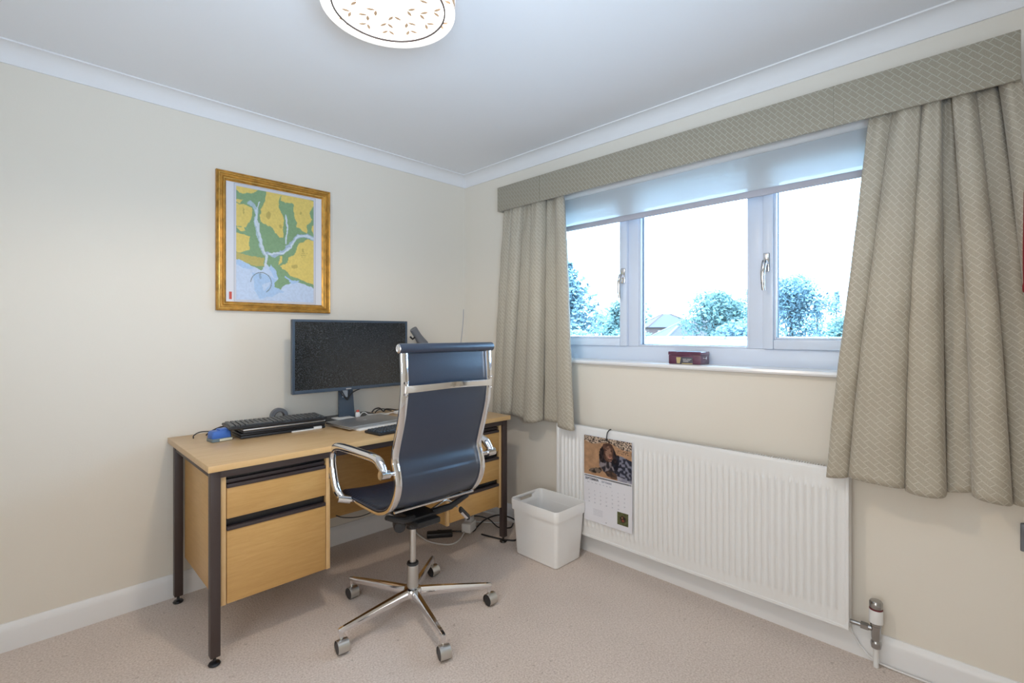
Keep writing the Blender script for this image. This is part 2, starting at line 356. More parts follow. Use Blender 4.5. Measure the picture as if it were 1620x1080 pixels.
# bevelled bead round the fixed centre light
b = B(); frame_rect(b, FX+.004, FX+.03, -1.885, -1.325, 1.137, 1.98, .010, bev=.003); obj('glazing_bead', b, M['upvc'], win)
b = B(); b.box((GX, -1.876, 1.146), (GX+.006, -1.334, 1.971)); obj('pane', b, M['glass'], win, smooth=0)
b = B(); frame_rect(b, GX-.004, GX+.010, -1.877, -1.333, 1.145, 1.972, .004, bev=0); obj('gasket', b, M['gasket'], win)
for (y0, y1, hy) in ((-1.262, -.735, -1.243), (-2.475, -1.948, -1.966)):
    b = B(); frame_rect(b, SX, SX+.06, y0, y1, 1.137, 1.98, .043, bev=.006); frame_rect(b, SX+.012, SX+.03, y0+.043, y1-.043, 1.18, 1.937, .009, bev=.003)
    s_ = obj('sash', b, M['upvc'], win)
    obj('pane', B().box((GX, y0+.05, 1.187), (GX+.006, y1-.05, 1.93)), M['glass'], s_, smooth=0)
    b = B(); frame_rect(b, SX+.03, GX+.008, y0+.048, y1-.048, 1.185, 1.932, .004, bev=0); obj('gasket', b, M['gasket'], s_)
    # handle: base plate, neck, curved lever hanging down
    sg = 1 if hy > -1.5 else -1
    b = B(); b.box((SX-.010, hy-.013, 1.475), (SX, hy+.013, 1.56), .008, seg=3); b.cyl((SX-.004, hy, 1.515), (SX-.035, hy, 1.515), .011, n=16)
    b.tube(smoothpath([(SX-.030, hy, 1.522), (SX-.040, hy+.001, 1.50), (SX-.043, hy+.004, 1.46), (SX-.040, hy+.004, 1.42), (SX-.036, hy+.003, 1.395)], 6),
           [.010]*6+[.0095]*6+[.0085]*6+[.0075]*7, n=12)
    obj('handle', b, M['chrome'], s_)['label'] = 'chrome cockspur handle'
b = B(); prof = [(.11, 1.035), (-.018, 1.035), (-.028, 1.040), (-.031, 1.047), (-.028, 1.056), (-.018, 1.060), (.11, 1.060)]
b.poly([(x, WY0-.05, z) for x, z in prof], (0, WY1-WY0+.10, 0)); obj('sill', b, M['sill'], win)
# reveal lining
b = B(); b.box((0, WY0-.001, 1.06), (.10, WY0+.004, 2.05)); b.box((0, WY1-.004, 1.06), (.10, WY1+.001, 2.05)); b.box((0, WY0, 2.046), (.10, WY1, 2.052)); obj('reveal', b, M['upvc'], win)
# eaves over the window outside
b = B(); b.box((.25, -4.5, 2.02), (.52, 1.5, 2.06)); b.box((.50, -4.5, 1.985), (.525, 1.5, 2.16)); struct('trim_5', b, M['upvc'])

# ------------------------------------------------------------------ roller blind
bl = thing('roller_blind', 'white sheer roller blind pulled part way down over the window', 'blind', (.05, -1.6, 1.83))
def rel(b, o):
    bmesh.ops.translate(b.bm, verts=b.bm.verts[:], vec=-Vector(o.location)); return b
obj('fabric', rel(B().box((.0545, WY0+.03, 1.83), (.0555, WY1-.03, 2.01)), bl), M['sheer'], bl, smooth=0)
obj('bottom_bar', rel(B().box((.049, WY0+.028, 1.808), (.061, WY1-.028, 1.838), .004), bl), mat('blind_bar_cloth', (.50, .50, .56), .7), bl)
obj('roller', rel(B().cyl((.045, WY0+.03, 2.015), (.045, WY1-.03, 2.015), .022), bl), M['white'], bl)
for yb in (WY0+.012, WY1-.020): obj('bracket', rel(B().box((.018, yb, 1.99), (.07, yb+.008, 2.043), .003), bl), M['white'], bl)

# ------------------------------------------------------------------ pelmet and curtains
def uvproj(o, fu):
    me = o.data; uv = me.uv_layers.new(name='UVMap')
    for p in me.polygons:
        for li in p.loop_indices: uv.data[li].uv = fu(me.vertices[me.loops[li].vertex_index].co, p.normal)
pel = thing('pelmet', 'fabric covered box pelmet in sage diamond cloth above the window', 'pelmet', (0, -1.6, 2.03))
PF, PY0, PY1, PZ0, PZ1 = -.152, -2.732, -.492, 1.957, 2.105
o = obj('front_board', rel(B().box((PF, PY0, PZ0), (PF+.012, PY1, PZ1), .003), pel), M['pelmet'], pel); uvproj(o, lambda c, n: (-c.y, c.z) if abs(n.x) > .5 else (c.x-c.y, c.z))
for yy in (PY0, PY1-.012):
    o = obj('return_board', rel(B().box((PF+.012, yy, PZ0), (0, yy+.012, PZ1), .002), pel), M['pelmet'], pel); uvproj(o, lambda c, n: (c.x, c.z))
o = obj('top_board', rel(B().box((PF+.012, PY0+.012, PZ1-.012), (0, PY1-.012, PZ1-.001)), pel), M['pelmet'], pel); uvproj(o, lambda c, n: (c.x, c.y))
for ys_ in (-.840, -2.262): obj('seam', rel(B().box((PF-.0008, ys_-.0007, PZ0+.002), (PF, ys_+.0007, PZ1-.002)), pel), mat('seam_thread', (.24, .22, .17), .8), pel)
obj('curtain_rail', rel(B().box((-.125, PY0+.03, PZ0+.03), (-.105, PY1-.03, PZ0+.05), .002), pel), M['white'], pel)

def curtain(name, label, top, bot, hem, xc, amp_t, amp_b, lead, seed, ampk, free):
    """top/bot: y of successive valleys (first and last are the edges); ruled between with a flare"""
    rr = random.Random(seed); K = len(top)-1; n = 22; NZ = 60; ZT = 1.985
    uvx = [0.]
    rows = []
    cols = K*n+1; skew = [rr.uniform(-.12, .12) for _ in range(K)]; ph = [rr.uniform(0, 6.28) for _ in range(K)]
    for j in range(NZ+1):
        t = j/NZ; e = t**lead; row = []
        for i in range(cols):
            k = min(i//n, K-1); f = (i-k*n)/n
            yt = top[k]+(top[k+1]-top[k])*f; yb = bot[k]+(bot[k+1]-bot[k])*f
            y = yt+(yb-yt)*e
            fs_ = f*.86 if k == free else (.14+f*.86 if (free == 0 and False) else f)
            if k == free: fs_ = f*.84 if free else .16+f*.84
            w = abs(math.sin(PI*fs_))**.5   # rounded pleat with sharp valley; the free edge stays forward
            amp = (amp_t+(amp_b-amp_t)*min(1, t*1.6))*ampk[k]
            x = xc-amp*w+.006*math.sin(3*t+ph[k])*w
            y += -.157*((top[k+1]-top[k])*(1-e)+(bot[k+1]-bot[k])*e)*math.sin(2*PI*f) + skew[k]*.04*math.sin(PI*f)*t + .006*math.sin(5*t+ph[k])*w
            # small gather wrinkles under the heading
            x += .006*math.sin(f*PI*5+ph[k])*math.exp(-t*9)
            x += .0022*math.sin(38*t+9*f+ph[k])*w
            hz = hem+.010*math.sin(i*.11+seed)+.008*math.sin(i*.043+seed*2)-.006*w
            z = ZT+(hz-ZT)*t
            row.append((x, y, z))
        rows.append(row)
    us = [0.]
    mid = rows[NZ//2]
    for a, c in zip(mid, mid[1:]): us.append(us[-1]+math.dist(a[:2], c[:2]))
    me = bpy.data.meshes.new(name); vs = [p for r in rows for p in r]; org = Vector((xc, (top[0]+top[-1])/2, hem))
    fs = [(j*cols+i, j*cols+i+1, (j+1)*cols+i+1, (j+1)*cols+i) for j in range(NZ) for i in range(cols-1)]
    me.from_pydata([tuple(Vector(v)-org) for v in vs], [], fs); uv = me.uv_layers.new(name='UVMap')
    for p in me.polygons:
        p.use_smooth = True
        for li in p.loop_indices:
            vi = me.loops[li].vertex_index; uv.data[li].uv = (us[vi % cols], vs[vi][2])
    me.materials.append(M['curtain']); o = bpy.data.objects.new(name, me); COL.objects.link(o); o.location = org
    sm = o.modifiers.new('thickness', 'SOLIDIFY'); sm.thickness = .003
    return tag(o, label, 'curtain')
curtain('curtain', 'sage grey lined curtain left of the window, hanging beside the desk end',
        [-.505, -.585, -.665, -.745, -.825, -.905, -.972], [-.389, -.480, -.565, -.690, -.800, -.935, -1.056], .700, -.052, .066, .080, .9, 3, [.9, 1.05, .75, 1.1, .35, .95], 5)
curtain('curtain', 'sage grey diamond curtain right of the window, above the radiator valve',
        [-2.364, -2.427, -2.500, -2.548, -2.582, -2.633, -2.684, -2.728], [-2.238, -2.302, -2.460, -2.562, -2.629, -2.715, -2.79, -2.86], .690, -.052, .066, .084, .85, 11, [.85, 1.12, 1.0, .25, 1.1, .40, 1.05], 0)
o = B().tube(smoothpath([(-.158, -2.745, 1.955), (-.160, -2.745, 1.80), (-.164, -2.744, 1.62), (-.165, -2.742, 1.45), (-.163, -2.743, 1.345), (-.160, -2.745, 1.33)], 6), [.0015]*9+[.003]*3+[.0075]*12+[.0095]*4+[.007]*2+[.003], n=10)
tag(obj('hanging_cloth', o, M['redcloth']), 'sliver of red cloth hanging at the outer edge of the right curtain', 'cloth')

# ------------------------------------------------------------------ radiator
RY0, RY1, RZ0, RZ1, RX = -2.294, -.902, .112, .700, -.075
rad = thing('radiator', 'long white ribbed panel radiator under the window', 'radiator', (-.05, -1.6, RZ0))
def radpanel():
    b = B(); bm = b.bm; nr = 52; pitch = (RY1-RY0-.055)/nr; ys = [RY0, RY0+.010, RY0+.012]
    for k in range(nr):
        a = RY0+.0275+k*pitch; ys += [a+pitch*.18, a+pitch*.34, a+pitch*.5, a+pitch*.66, a+pitch*.82]
    ys += [RY1-.012, RY1-.010, RY1]
    zs = [RZ0, RZ0+.010, RZ0+.012, RZ0+.045, RZ0+.055, RZ0+.062, RZ0+.07, RZ1-.085, RZ1-.078, RZ1-.07, RZ1-.060, RZ1-.014, RZ1-.006, RZ1]
    def X(y, z):
        x = RX+.002
        edge = y < RY0+.011 or y > RY1-.011 or z < RZ0+.011
        if edge: x = RX-.0005
        if z > RZ1-.003: x = RX+.012
        elif z > RZ1-.010: x = RX+.004
        if RY0+.0275 < y < RY1-.0275 and not edge:
            f = ((y-RY0-.0275)/pitch) % 1; g = .5-.5*math.cos(2*PI*(min(max(f-.18, 0), .64))/.64) if .18 <= f <= .82 else 0
            m = min(1, max(0, (z-(RZ0+.045))/.025)); m2 = min(1, max(0, ((RZ1-.060)-z)/.025))
            x -= .0065*g*m*m2-.0
        return x
    G = [[bm.verts.new((X(y, z), y, z)) for y in ys] for z in zs]
    for j in range(len(zs)-1):
        for i in range(len(ys)-1): bm.faces.new((G[j][i], G[j][i+1], G[j+1][i+1], G[j+1][i]))
    return b
obj('front_panel', rel(radpanel(), rad), M['rad'], rad, smooth=50)
b = B(); b.box((RX+.010, RY0, RZ0+.004), (-.020, RY0+.003, RZ1-.002)); b.box((RX+.010, RY1-.003, RZ0+.004), (-.020, RY1, RZ1-.002)); b.box((RX+.004, RY0+.001, RZ0), (RX+.012, RY1-.001, RZ0+.003))
b.box((-.030, RY0+.03, RZ0+.02), (-.020, RY1-.03, RZ1-.03)); obj('casing', rel(b, rad), M['rad'], rad)
gr = B(); gr.box((RX+.012, RY0+.004, RZ1-.014), (-.021, RY1-.004, RZ1-.012)); grl = obj('top_grille', rel(gr, rad), M['slot'], rad)
b = B()
n = 0; y = RY0+.012
while y < RY1-.012: b.box((RX+.014, y, RZ1-.0119), (-.022, y+.0045, RZ1-.004)); y += .0095
gl = obj('grille_bars', rel(b, rad), M['rad'], grl, smooth=0); gl['kind'] = 'stuff'
for yb in (RY0+.2, RY1-.23): obj('wall_bracket', rel(B().box((-.022, yb, .3), (-.001, yb+.03, .6)), rad), M['rad'], rad)
# valve (moves with the radiator)
VX, VY = -.048, -2.372
b = B(); b.cyl((VX, RY0+.002, .136), (VX, VY+.045, .136), .0075, n=12); b.cyl((VX, VY+.045, .136), (VX, VY+.022, .136), .014, n=6); b.cyl((VX, VY+.022, .136), (VX, VY, .136), .010, n=14)
b.lathe([(.006, .070), (.015, .072), (.017, .086), (.0155, .094), (.013, .098), (.015, .112), (.0155, .150), (.0175, .152), (.0175, .160), (.012, .161)], (VX, VY, 0), 20)
obj('valve_body', rel(b, rad), M['gun'], rad)['label'] = 'dull chrome valve body and tail'
v = obj('thermostatic_head', rel(B().lathe([(.015, .160), (.0215, .163), (.0215, .205), (.019, .214), (.008, .215)], (VX, VY, 0), 24), rad), M['white'], rad)
obj('valve_cap', rel(B().lathe([(.0185, .213), (.0205, .218), (.0205, .236), (.017, .241), (0.001, .243)], (VX, VY, 0), 24), rad), M['gun'], v)
obj('red_ring', rel(B().lathe([(.0192, .209), (.0208, .210), (.0208, .214), (.0192, .2145)], (VX, VY, 0), 24), rad), mat('valve_red', (.16, .02, .03), .5), v)
tag(obj('radiator_pipe', B().lathe([(.001, 0), (.0085, .001), (.0085, .071), (.001, .072)], (VX, VY, 0), 16), M['white']), 'short white pipe rising from the carpet into the radiator valve', 'pipe')
b = B(); b.tube(smoothpath([(-.021, -2.285, .115), (-.022, -2.30, .075), (-.024, -2.33, .035), (-.026, -2.365, .012), (-.026, -2.42, .005), (-.024, -2.55, .004), (-.022, -2.75, .004), (-.022, -2.95, .004)], 8), .0035, n=8)
tag(obj('skirting_cable', b, M['white']), 'thin white cable running along the skirting by the radiator valve', 'cable')
b = B(); b.box((-.012, -2.82, .522), (0, -2.734, .611), .004, seg=3); so = thing('wall_socket', 'wall socket plate at the right edge, below the right curtain', 'socket', (0, -2.777, .566))
obj('plate', rel(b, so), M['grey'], so); obj('rocker', rel(B().box((-.016, -2.775, .545), (-.011, -2.745, .585), .002), so), M['black'], so)

# ------------------------------------------------------------------ calendar
CX, CY0, CY1 = -.0875, -1.397, -1.104
cal = thing('wall_calendar', 'dog photo wall calendar turned to September hung on the radiator', 'calendar', (CX, -1.25, .21))
obj('photo_page', rel(B().box((CX, CY0, .449), (CX+.004, CY1, .662)), cal), M['calpaper'], cal, smooth=0)
obj('date_page', rel(B().box((CX, CY0, .208), (CX+.004, CY1, .444)), cal), M['calpaper'], cal, smooth=0)
b = B()
for k in range(44):
    y = CY0+.008+k*(CY1-CY0-.016)/43; b.tube([(CX+.002+.0045*math.cos(a), y, .4465+.0055*math.sin(a)) for a in [2*PI*q/6 for q in range(6)]], .0008, n=4, closed=True)
sp = obj('spiral_binding', rel(b, cal), M['ink'], cal)
b = B(); b.tube(smoothpath([(CX-.002, -1.249, .648), (CX-.004, -1.250, .66), (CX-.003, -1.254, .69), (RX-.003, -1.258, .704), (RX+.01, -1.259, .706)], 6), .003, n=8)
b.tube([(CX-.002, -1.253, .652), (CX-.004, -1.245, .655)], .002, n=6); obj('hook', rel(b, cal), M['black'], cal)
def dog():
    Hh, Ww = 150, 200; Y, X = np.mgrid[0:Hh, 0:Ww]; x = X/Ww; y = Y/Hh; n1 = vnoise(Hh, Ww, 14); n2 = vnoise(Hh, Ww, 45); n3 = vnoise(Hh, Ww, 90)
    im = lin(178, 140, 108)+0*x[..., None]; im = im*(.8+.35*n1+.15*(n2-.5))[..., None]
    rock = (y < .13+.05*np.sin(x*9)+.05*x) ; rr = np.where((n3 > .52)[..., None], lin(60, 50, 48), lin(205, 185, 165)); im[rock] = rr[rock]
    rock2 = (y > .24) & (y < .33) & (x > .68) & (n3 > .62); im[rock2] = lin(70, 60, 55)
    def blob(P, c, var=.3, white=None):
        m = inpoly(x+.010*(n2-.5), y+.02*(n2-.5), P); cc = c*(1-var+2*var*n2)[..., None]
        if white is not None: cc = np.where((n3*.6+n2*.4 > .60)[..., None], white, cc)
        im[m] = cc[m]
    def mott(P, c1, c2, thr=.55, cells=26):
        q = vnoise(Hh, Ww, cells); m = inpoly(x+.012*(n2-.5), y+.02*(n2-.5), P); k = np.clip((q-thr+.12)/.24, 0, 1)[..., None]; cc = (c1*(1-k)+c2*k)*(.85+.3*n3)[..., None]; im[m] = cc[m]
    mott([(.62, .40), (.80, .37), (1.01, .46), (1.01, 1.0), (.84, .96), (.70, .90), (.60, .84)], lin(38, 42, 58), lin(128, 130, 146), .52)          # flank
    mott([(.33, .50), (.42, .44), (.62, .46), (.66, .62), (.64, .82), (.52, .90), (.42, .84), (.335, .72)], lin(44, 42, 50), lin(138, 130, 134), .55)   # chest
    mott([(.62, .36), (.74, .37), (.76, .50), (.72, .72), (.66, .80), (.60, .60)], lin(20, 24, 38), lin(40, 46, 62), .6)                           # dark shoulder
    mott([(.10, .90), (.14, .84), (.22, .80), (.36, .76), (.40, .84), (.34, .90), (.18, .94)], lin(40, 34, 34), lin(120, 104, 92), .55)             # outstretched paw
    mott([(.44, .84), (.54, .78), (.66, .82), (.74, .88), (.72, .96), (.62, .98), (.50, .93)], lin(96, 74, 60), lin(60, 48, 46), .5)                # folded paw
    mott([(.70, .88), (.84, .90), (1.01, .97), (1.01, 1.0), (.72, 1.0)], lin(165, 165, 178), lin(140, 140, 155), .5)
    # head: flat skull, long drooping ears set low, deep tan-brown muzzle pointing down
    mott([(.385, .26), (.42, .15), (.52, .105), (.60, .135), (.65, .24), (.63, .36), (.61, .50), (.56, .58), (.49, .58), (.43, .50), (.40, .34)], lin(74, 52, 46), lin(96, 70, 60), .5)
    mott([(.47, .24), (.53, .17), (.575, .24), (.60, .38), (.62, .47), (.59, .55), (.52, .56), (.475, .50), (.46, .40)], lin(112, 82, 68), lin(150, 116, 98), .5)
    mott([(.335, .36), (.36, .27), (.40, .22), (.43, .30), (.43, .42), (.44, .56), (.40, .63), (.35, .60), (.325, .46)], lin(28, 24, 28), lin(60, 50, 52), .62)
    mott([(.62, .22), (.655, .26), (.69, .38), (.70, .54), (.66, .62), (.625, .56), (.62, .40)], lin(26, 22, 28), lin(58, 48, 52), .62)
    m = np.hypot((x-.555)/.040, (y-.455)/.040) < 1; im[m] = lin(176, 130, 114)
    m = np.hypot((x-.558)/.026, (y-.44)/.020) < 1; im[m] = lin(120, 78, 70)
    m = (np.abs(y-.515-.3*(x-.55)**2*8) < .008) & (np.abs(x-.555) < .035); im[m] = lin(50, 36, 36)
    for ex in (.480, .582): m = np.hypot((x-ex)/.013, (y-.295)/.013) < 1; im[m] = lin(24, 18, 18)
    return im
raster_plane('photo_print', dog(), Vector((CX-.0006, CY1-.001, .661))-cal.location, (0, -(CY1-CY0-.002), 0), (0, 0, .206), M['photo'], cal)
def small():
    Hh, Ww = 30, 30; Y, X = np.mgrid[0:Hh, 0:Ww]; x = X/Ww; y = Y/Hh; n = vnoise(Hh, Ww, 9); im = lin(88, 92, 58)*(.6+.8*n)[..., None]
    for cx, cy, r, c in ((.5, .5, .26, (70, 45, 40)), (.36, .42, .10, (30, 24, 24)), (.64, .42, .10, (30, 24, 24)), (.5, .6, .09, (150, 70, 50)), (.42, .4, .05, (190, 150, 100))):
        im[np.hypot(x-cx, y-cy) < r] = lin(*c)
    return im
raster_plane('thumbnail_print', small(), Vector((CX-.0006, -1.312, .300))-cal.location, (0, -.064, 0), (0, 0, .064), M['photo'], cal)
ROT = (PI/2, 0, -PI/2)
def caltext(nm, s, sz, y, z, m, bold=False, sp=1.): textmesh(nm, s, sz, M[m], cal, Vector((CX-.0004, y, z))-cal.location, ROT, bold, sp)
caltext('month_heading', 'SEPTEMBER', .0165, CY1-.008, .426, 'ink', True, 1.05)
caltext('month_heading', 'SEPTEMBRE', .0125, CY1-.112, .426, 'faint', True, 1.0)
caltext('weekday_row', 'Mon      Tue      Wed      Thu      Fri      Sat      Sun', .0072, CY1-.022, .411, 'faint')
for r in range(5):
    for c in range(7):
        d = r*7+c-4+1
        if 1 <= d <= 30: caltext('day_number', str(d), .009, CY1-.030-c*.036, .390-r*.0205, 'faint')
for k in range(6):
    b = B(); b.box((CX-.0004, CY1-.120-.0, .276-k*.006), (CX-.0001, CY1-.060, .2768-k*.006)); obj('small_print', rel(b, cal), M['faint'], cal, smooth=0)
obj('hole', rel(B().cyl((CX-.0008, -1.245, .222), (CX, -1.245, .222), .0022, n=10), cal), M['ink'], cal)

# ------------------------------------------------------------------ waste bin
bn = thing('waste_bin', 'white plastic storage bin with handle slots, standing beside the radiator', 'bin', (-.207, -.95, 0))
def rrect(hx, hy, r, z, n=5):
    pts = []
    for (sx, sy, a0) in ((1, 1, 0), (-1, 1, PI/2), (-1, -1, PI), (1, -1, 3*PI/2)):
        for k in range(n+1):
            a = a0+PI/2*k/n; pts.append((sx*(hx-r)+r*math.cos(a), sy*(hy-r)+r*math.sin(a), z))
    return pts
def shell(levels, close_first=True):
    b = B(); R = [[b.bm.verts.new(p) for p in L] for L in levels]; n = len(R[0])
    for A, C in zip(R, R[1:]):
        for k in range(n): b.bm.faces.new((A[k], A[(k+1) % n], C[(k+1) % n], C[k]))
    b.bm.faces.new(R[0][::-1]); b.bm.faces.new(R[-1]); return b
body = shell([rrect(.100, .140, .02, .001), rrect(.104, .144, .02, .006), rrect(.119, .159, .022, .250), rrect(.116, .156, .021, .250), rrect(.101, .141, .02, .010)])
obj('body', body, M['bin'], bn)
rimb = shell([rrect(.119, .159, .022, .246), rrect(.125, .165, .024, .246), rrect(.128, .168, .025, .298), rrect(.126, .166, .024, .302), rrect(.122, .162, .023, .300), rrect(.1165, .1565, .021, .249)])
rimb.bm.faces.ensure_lookup_table()
bmesh.ops.delete(rimb.bm, geom=[f for f in rimb.bm.faces if len(f.verts) > 4], context='FACES')
rim = obj('rim', rimb, M['bin'], bn)
# cut the two handle slots with a boolean, applied at once
cut = obj('cutter', B().box((-.05, .08, .268), (.05, .2, .286), .008, seg=3), M['bin'], bn)
rim.rotation_euler = (0, 0, 0)
md = rim.modifiers.new('slots', 'BOOLEAN'); md.operation = 'DIFFERENCE'; md.object = cut; md.solver = 'EXACT'
dg = bpy.context.evaluated_depsgraph_get(); dg.update(); nm = bpy.data.meshes.new_from_object(rim.evaluated_get(dg)); rim.modifiers.clear(); rim.data = nm; bpy.data.objects.remove(cut)

# ------------------------------------------------------------------ framed chart
pic = thing('framed_chart', 'gilt framed nautical chart of a harbour hung on the left wall', 'picture', (-1.2825, 0, 1.66))
PX0, PX1, QZ0, QZ1 = -1.566, -1.000, 1.318, 2.000
def moulding(prof, x0, x1, z0, z1):
    """mitred picture moulding: prof = (inset, depth) list"""
    b = B(); R = []
    for (d, t) in prof:
        R.append([b.bm.verts.new(p) for p in ((x0+d, -t, z0+d), (x1-d, -t, z0+d), (x1-d, -t, z1-d), (x0+d, -t, z1-d))])
    for A, C in zip(R, R[1:]):
        for k in range(4): b.bm.faces.new((A[k], A[(k+1) % 4], C[(k+1) % 4], C[k]))
    return b
fr = obj('frame', rel(moulding([(0, .002), (0, .020), (.004, .026), (.009, .024), (.011, .019), (.016, .018), (.026, .020), (.030, .017), (.033, .015), (.045, .009), (.045, .004)], PX0, PX1, QZ0, QZ1), pic), M['gold'], pic, smooth=20)
obj('bead', rel(moulding([(.0095, .019), (.0105, .0225), (.0135, .0235), (.0155, .0195)], PX0, PX1, QZ0, QZ1), pic), M['gold2'], fr)
obj('bead', rel(moulding([(.031, .016), (.032, .0185), (.035, .0185), (.037, .013)], PX0, PX1, QZ0, QZ1), pic), M['gold2'], fr)
obj('paper', rel(B().box((PX0+.04, -.006, QZ0+.04), (PX1-.04, -.002, QZ1-.04)), pic), M['paper'], pic, smooth=0)
def chart():
    Hh, Ww = 260, 180; Y, X = np.mgrid[0:Hh, 0:Ww]; u = X/(Ww-1); v = Y/(Hh-1); hl, hr = 940., 838.
    t = u*hl/(hr-(hr-hl)*u) if False else (u*hl)/(u*hl+(1-u)*hr)   # invert the photograph's foreshortening
    px = 78+t*(716-78); ytop = 118+(228-118)*t; ybot = 1056+(1066-1056)*t; py = ytop+v*(ybot-ytop)
    n1 = vnoise(Hh, Ww, 20); n2 = vnoise(Hh, Ww, 60); qx = px+16*(n1-.5)+7*(n2-.5); qy = py+16*(vnoise(Hh, Ww, 20)-.5)+7*(vnoise(Hh, Ww, 60)-.5)
    G, YE, SEA, SH, CH = lin(132, 164, 124), lin(224, 200, 112), lin(196, 212, 236), lin(172, 200, 232), lin(204, 216, 226)
    im = np.zeros((Hh, Ww, 3))+G
    def P(c, pts): im[inpoly(qx, qy, pts)] = c
    P(YE, [(60, 90), (300, 150), (205, 195), (120, 190), (60, 140)]); P(YE, [(60, 265), (180, 285), (215, 320), (205, 400), (170, 470), (120, 455), (60, 460)])
    P(YE, [(60, 500), (140, 520), (200, 540), (195, 640), (120, 668), (60, 650)]); P(YE, [(80, 240), (150, 240), (120, 268), (80, 262)]); P(YE, [(88, 462), (150, 462), (165, 490), (120, 498)])
    P(lin(190, 176, 104), [(60, 650), (140, 680), (230, 700), (310, 712), (316, 775), (250, 778), (60, 712)])
    P(YE, [(335, 150), (400, 175), (445, 190), (430, 260), (445, 330), (470, 400), (468, 545), (430, 548), (380, 470), (330, 440), (285, 420), (285, 320), (325, 250)])
    P(YE, [(445, 190), (560, 205), (735, 240), (735, 262), (700, 290), (680, 330), (698, 390), (655, 440), (655, 505), (610, 480), (570, 450), (560, 380), (545, 330), (550, 270), (480, 262), (445, 235)])
    P(YE, [(700, 440), (735, 420), (735, 545), (700, 500)]); P(YE, [(735, 575), (660, 545), (590, 590), (565, 640), (555, 680), (500, 700), (500, 745), (440, 765), (520, 840), (640, 885), (735, 930)])
    P(YE, [(435, 690), (455, 690), (450, 745), (430, 760)])
    sea = [(50, 712), (140, 740), (230, 780), (290, 812), (335, 745), (370, 800), (425, 870), (395, 930), (440, 960), (500, 900), (560, 895), (640, 912), (740, 960), (740, 1100), (50, 1100)]
    P(SEA, sea); s2 = inpoly(qx, qy, sea)
    P(SH, [(50, 716), (150, 748), (235, 790), (210, 810), (140, 790), (50, 745)]); P(SH, [(215, 830), (330, 840), (425, 880), (400, 940), (470, 975), (400, 1010), (280, 1035), (240, 980)])
    P(G, [(345, 700), (440, 690), (430, 760), (520, 850), (540, 900), (470, 925), (450, 955), (400, 945), (400, 900), (430, 870), (370, 800)]); P(SH, [(370, 760), (400, 800), (425, 870), (390, 860), (350, 800)])
    P(SH, [(485, 840), (520, 880), (600, 885), (580, 905), (520, 900), (480, 860)]); P(SEA, [(300, 930), (360, 890), (350, 940), (300, 975)])
    def Ln(c, pts, w): im[nearline(qx, qy, pts, w)] = c
    Ln(lin(170, 192, 200), [(200, 268), (248, 320), (248, 410), (270, 520), (300, 640), (330, 690)], 15); Ln(CH, [(248, 330), (252, 420), (275, 520), (300, 630), (332, 690), (328, 770)], 9)
    Ln(CH, [(275, 262), (250, 325)], 5); Ln(lin(165, 185, 205), [(340, 665), (400, 690), (490, 640), (530, 590), (580, 530), (660, 520), (712, 550)], 14)
    Ln(CH, [(350, 672), (470, 668), (520, 620), (580, 530), (660, 520), (712, 552)], 7); Ln(CH, [(488, 360), (498, 440), (495, 520), (490, 590)], 6)
    # compass arc on the sea, pencil-grey detail
    r = np.hypot(px-288, (py-910)); arc = (abs(r-83) < 3.2) & ((py < 905) | (px > 330)) ; im[arc] = lin(120, 130, 140)
    for cx, cy, rx, ry in ((345, 365, 20, 28), (445, 452, 14, 18), (148, 330, 7, 30), (555, 775, 24, 18), (628, 640, 9, 15), (282, 855, 9, 24), (608, 345, 8, 14)):
        m = np.hypot((qx-cx)/rx, (qy-cy)/ry) < 1; im[m] *= .72
    for k, (x0, x1) in enumerate(((595, 660), (605, 650), (612, 645))): m = (abs(py-(665+k*14)) < 3.2) & (px > x0) & (px < x1) & (n2 > .35); im[m] *= .7
    im *= (.93+.14*n2)[..., None]
    # crease lines of the folded sheet and the plain border strip
    edge = (u < .012) | (u > .985) | (v < .012) | (v > .992); im[edge] = lin(205, 205, 215)
    return im
cx0, cx1, cz0, cz1 = -1.481, -1.084, 1.370, 1.946
raster_plane('chart_print', chart(), Vector((cx0, -.0068, cz1))-pic.location, (cx1-cx0, 0, 0), (0, 0, cz1-cz0), M['print'], pic)
b = B(); g = .004
for lo, hi in (((cx0-g, cz0-g), (cx1+g, cz0-g+.001)), ((cx0-g, cz1+g), (cx1+g, cz1+g+.001)), ((cx0-g, cz0-g), (cx0-g+.001, cz1+g)), ((cx1+g, cz0-g), (cx1+g+.001, cz1+g))): b.box((lo[0], -.0072, lo[1]), (hi[0], -.006, hi[1]))
obj('neat_line', rel(b, pic), M['line'], pic, smooth=0)
obj('stamp', rel(B().box((-1.507, -.0072, 1.375), (-1.495, -.006, 1.412)), pic), M['red'], pic, smooth=0)['label'] = 'small upright red stamp'

# ------------------------------------------------------------------ desk
desk = thing('pedestal_desk', 'beech veneer office desk with brown steel legs and two drawer pedestals', 'desk', (-.995, -.34, 0))
DT = .732
def dk(n, b, m, p=None, **k): return obj(n, rel(b, desk), m, p or desk, **k)
dk('desk_top', B().box((-1.757, -.688, DT-.024), (-.233, -.004, DT), .0015), M['beechtop'])
dk('edge_lipping', B().box((-1.7572, -.6895, DT-.0238), (-.2328, -.6868, DT-.0012), .0008), M['beechedge'])
LG = [(-1.730, -.658), (-1.730, -.075), (-.262, -.658), (-.262, -.075)]
for i, (x, y) in enumerate(LG):
    l = dk('leg', B().box((x-.0165, y-.0165, .032), (x+.0165, y+.0165, DT-.024), .003), M['brown'])
    f = dk('foot', B().lathe([(.001, 0), (.019, .001), (.021, .005), (.017, .010), (.006, .012), (.0055, .034), (.001, .034)], (x, y, 0), 20), M['blackgloss'], l)
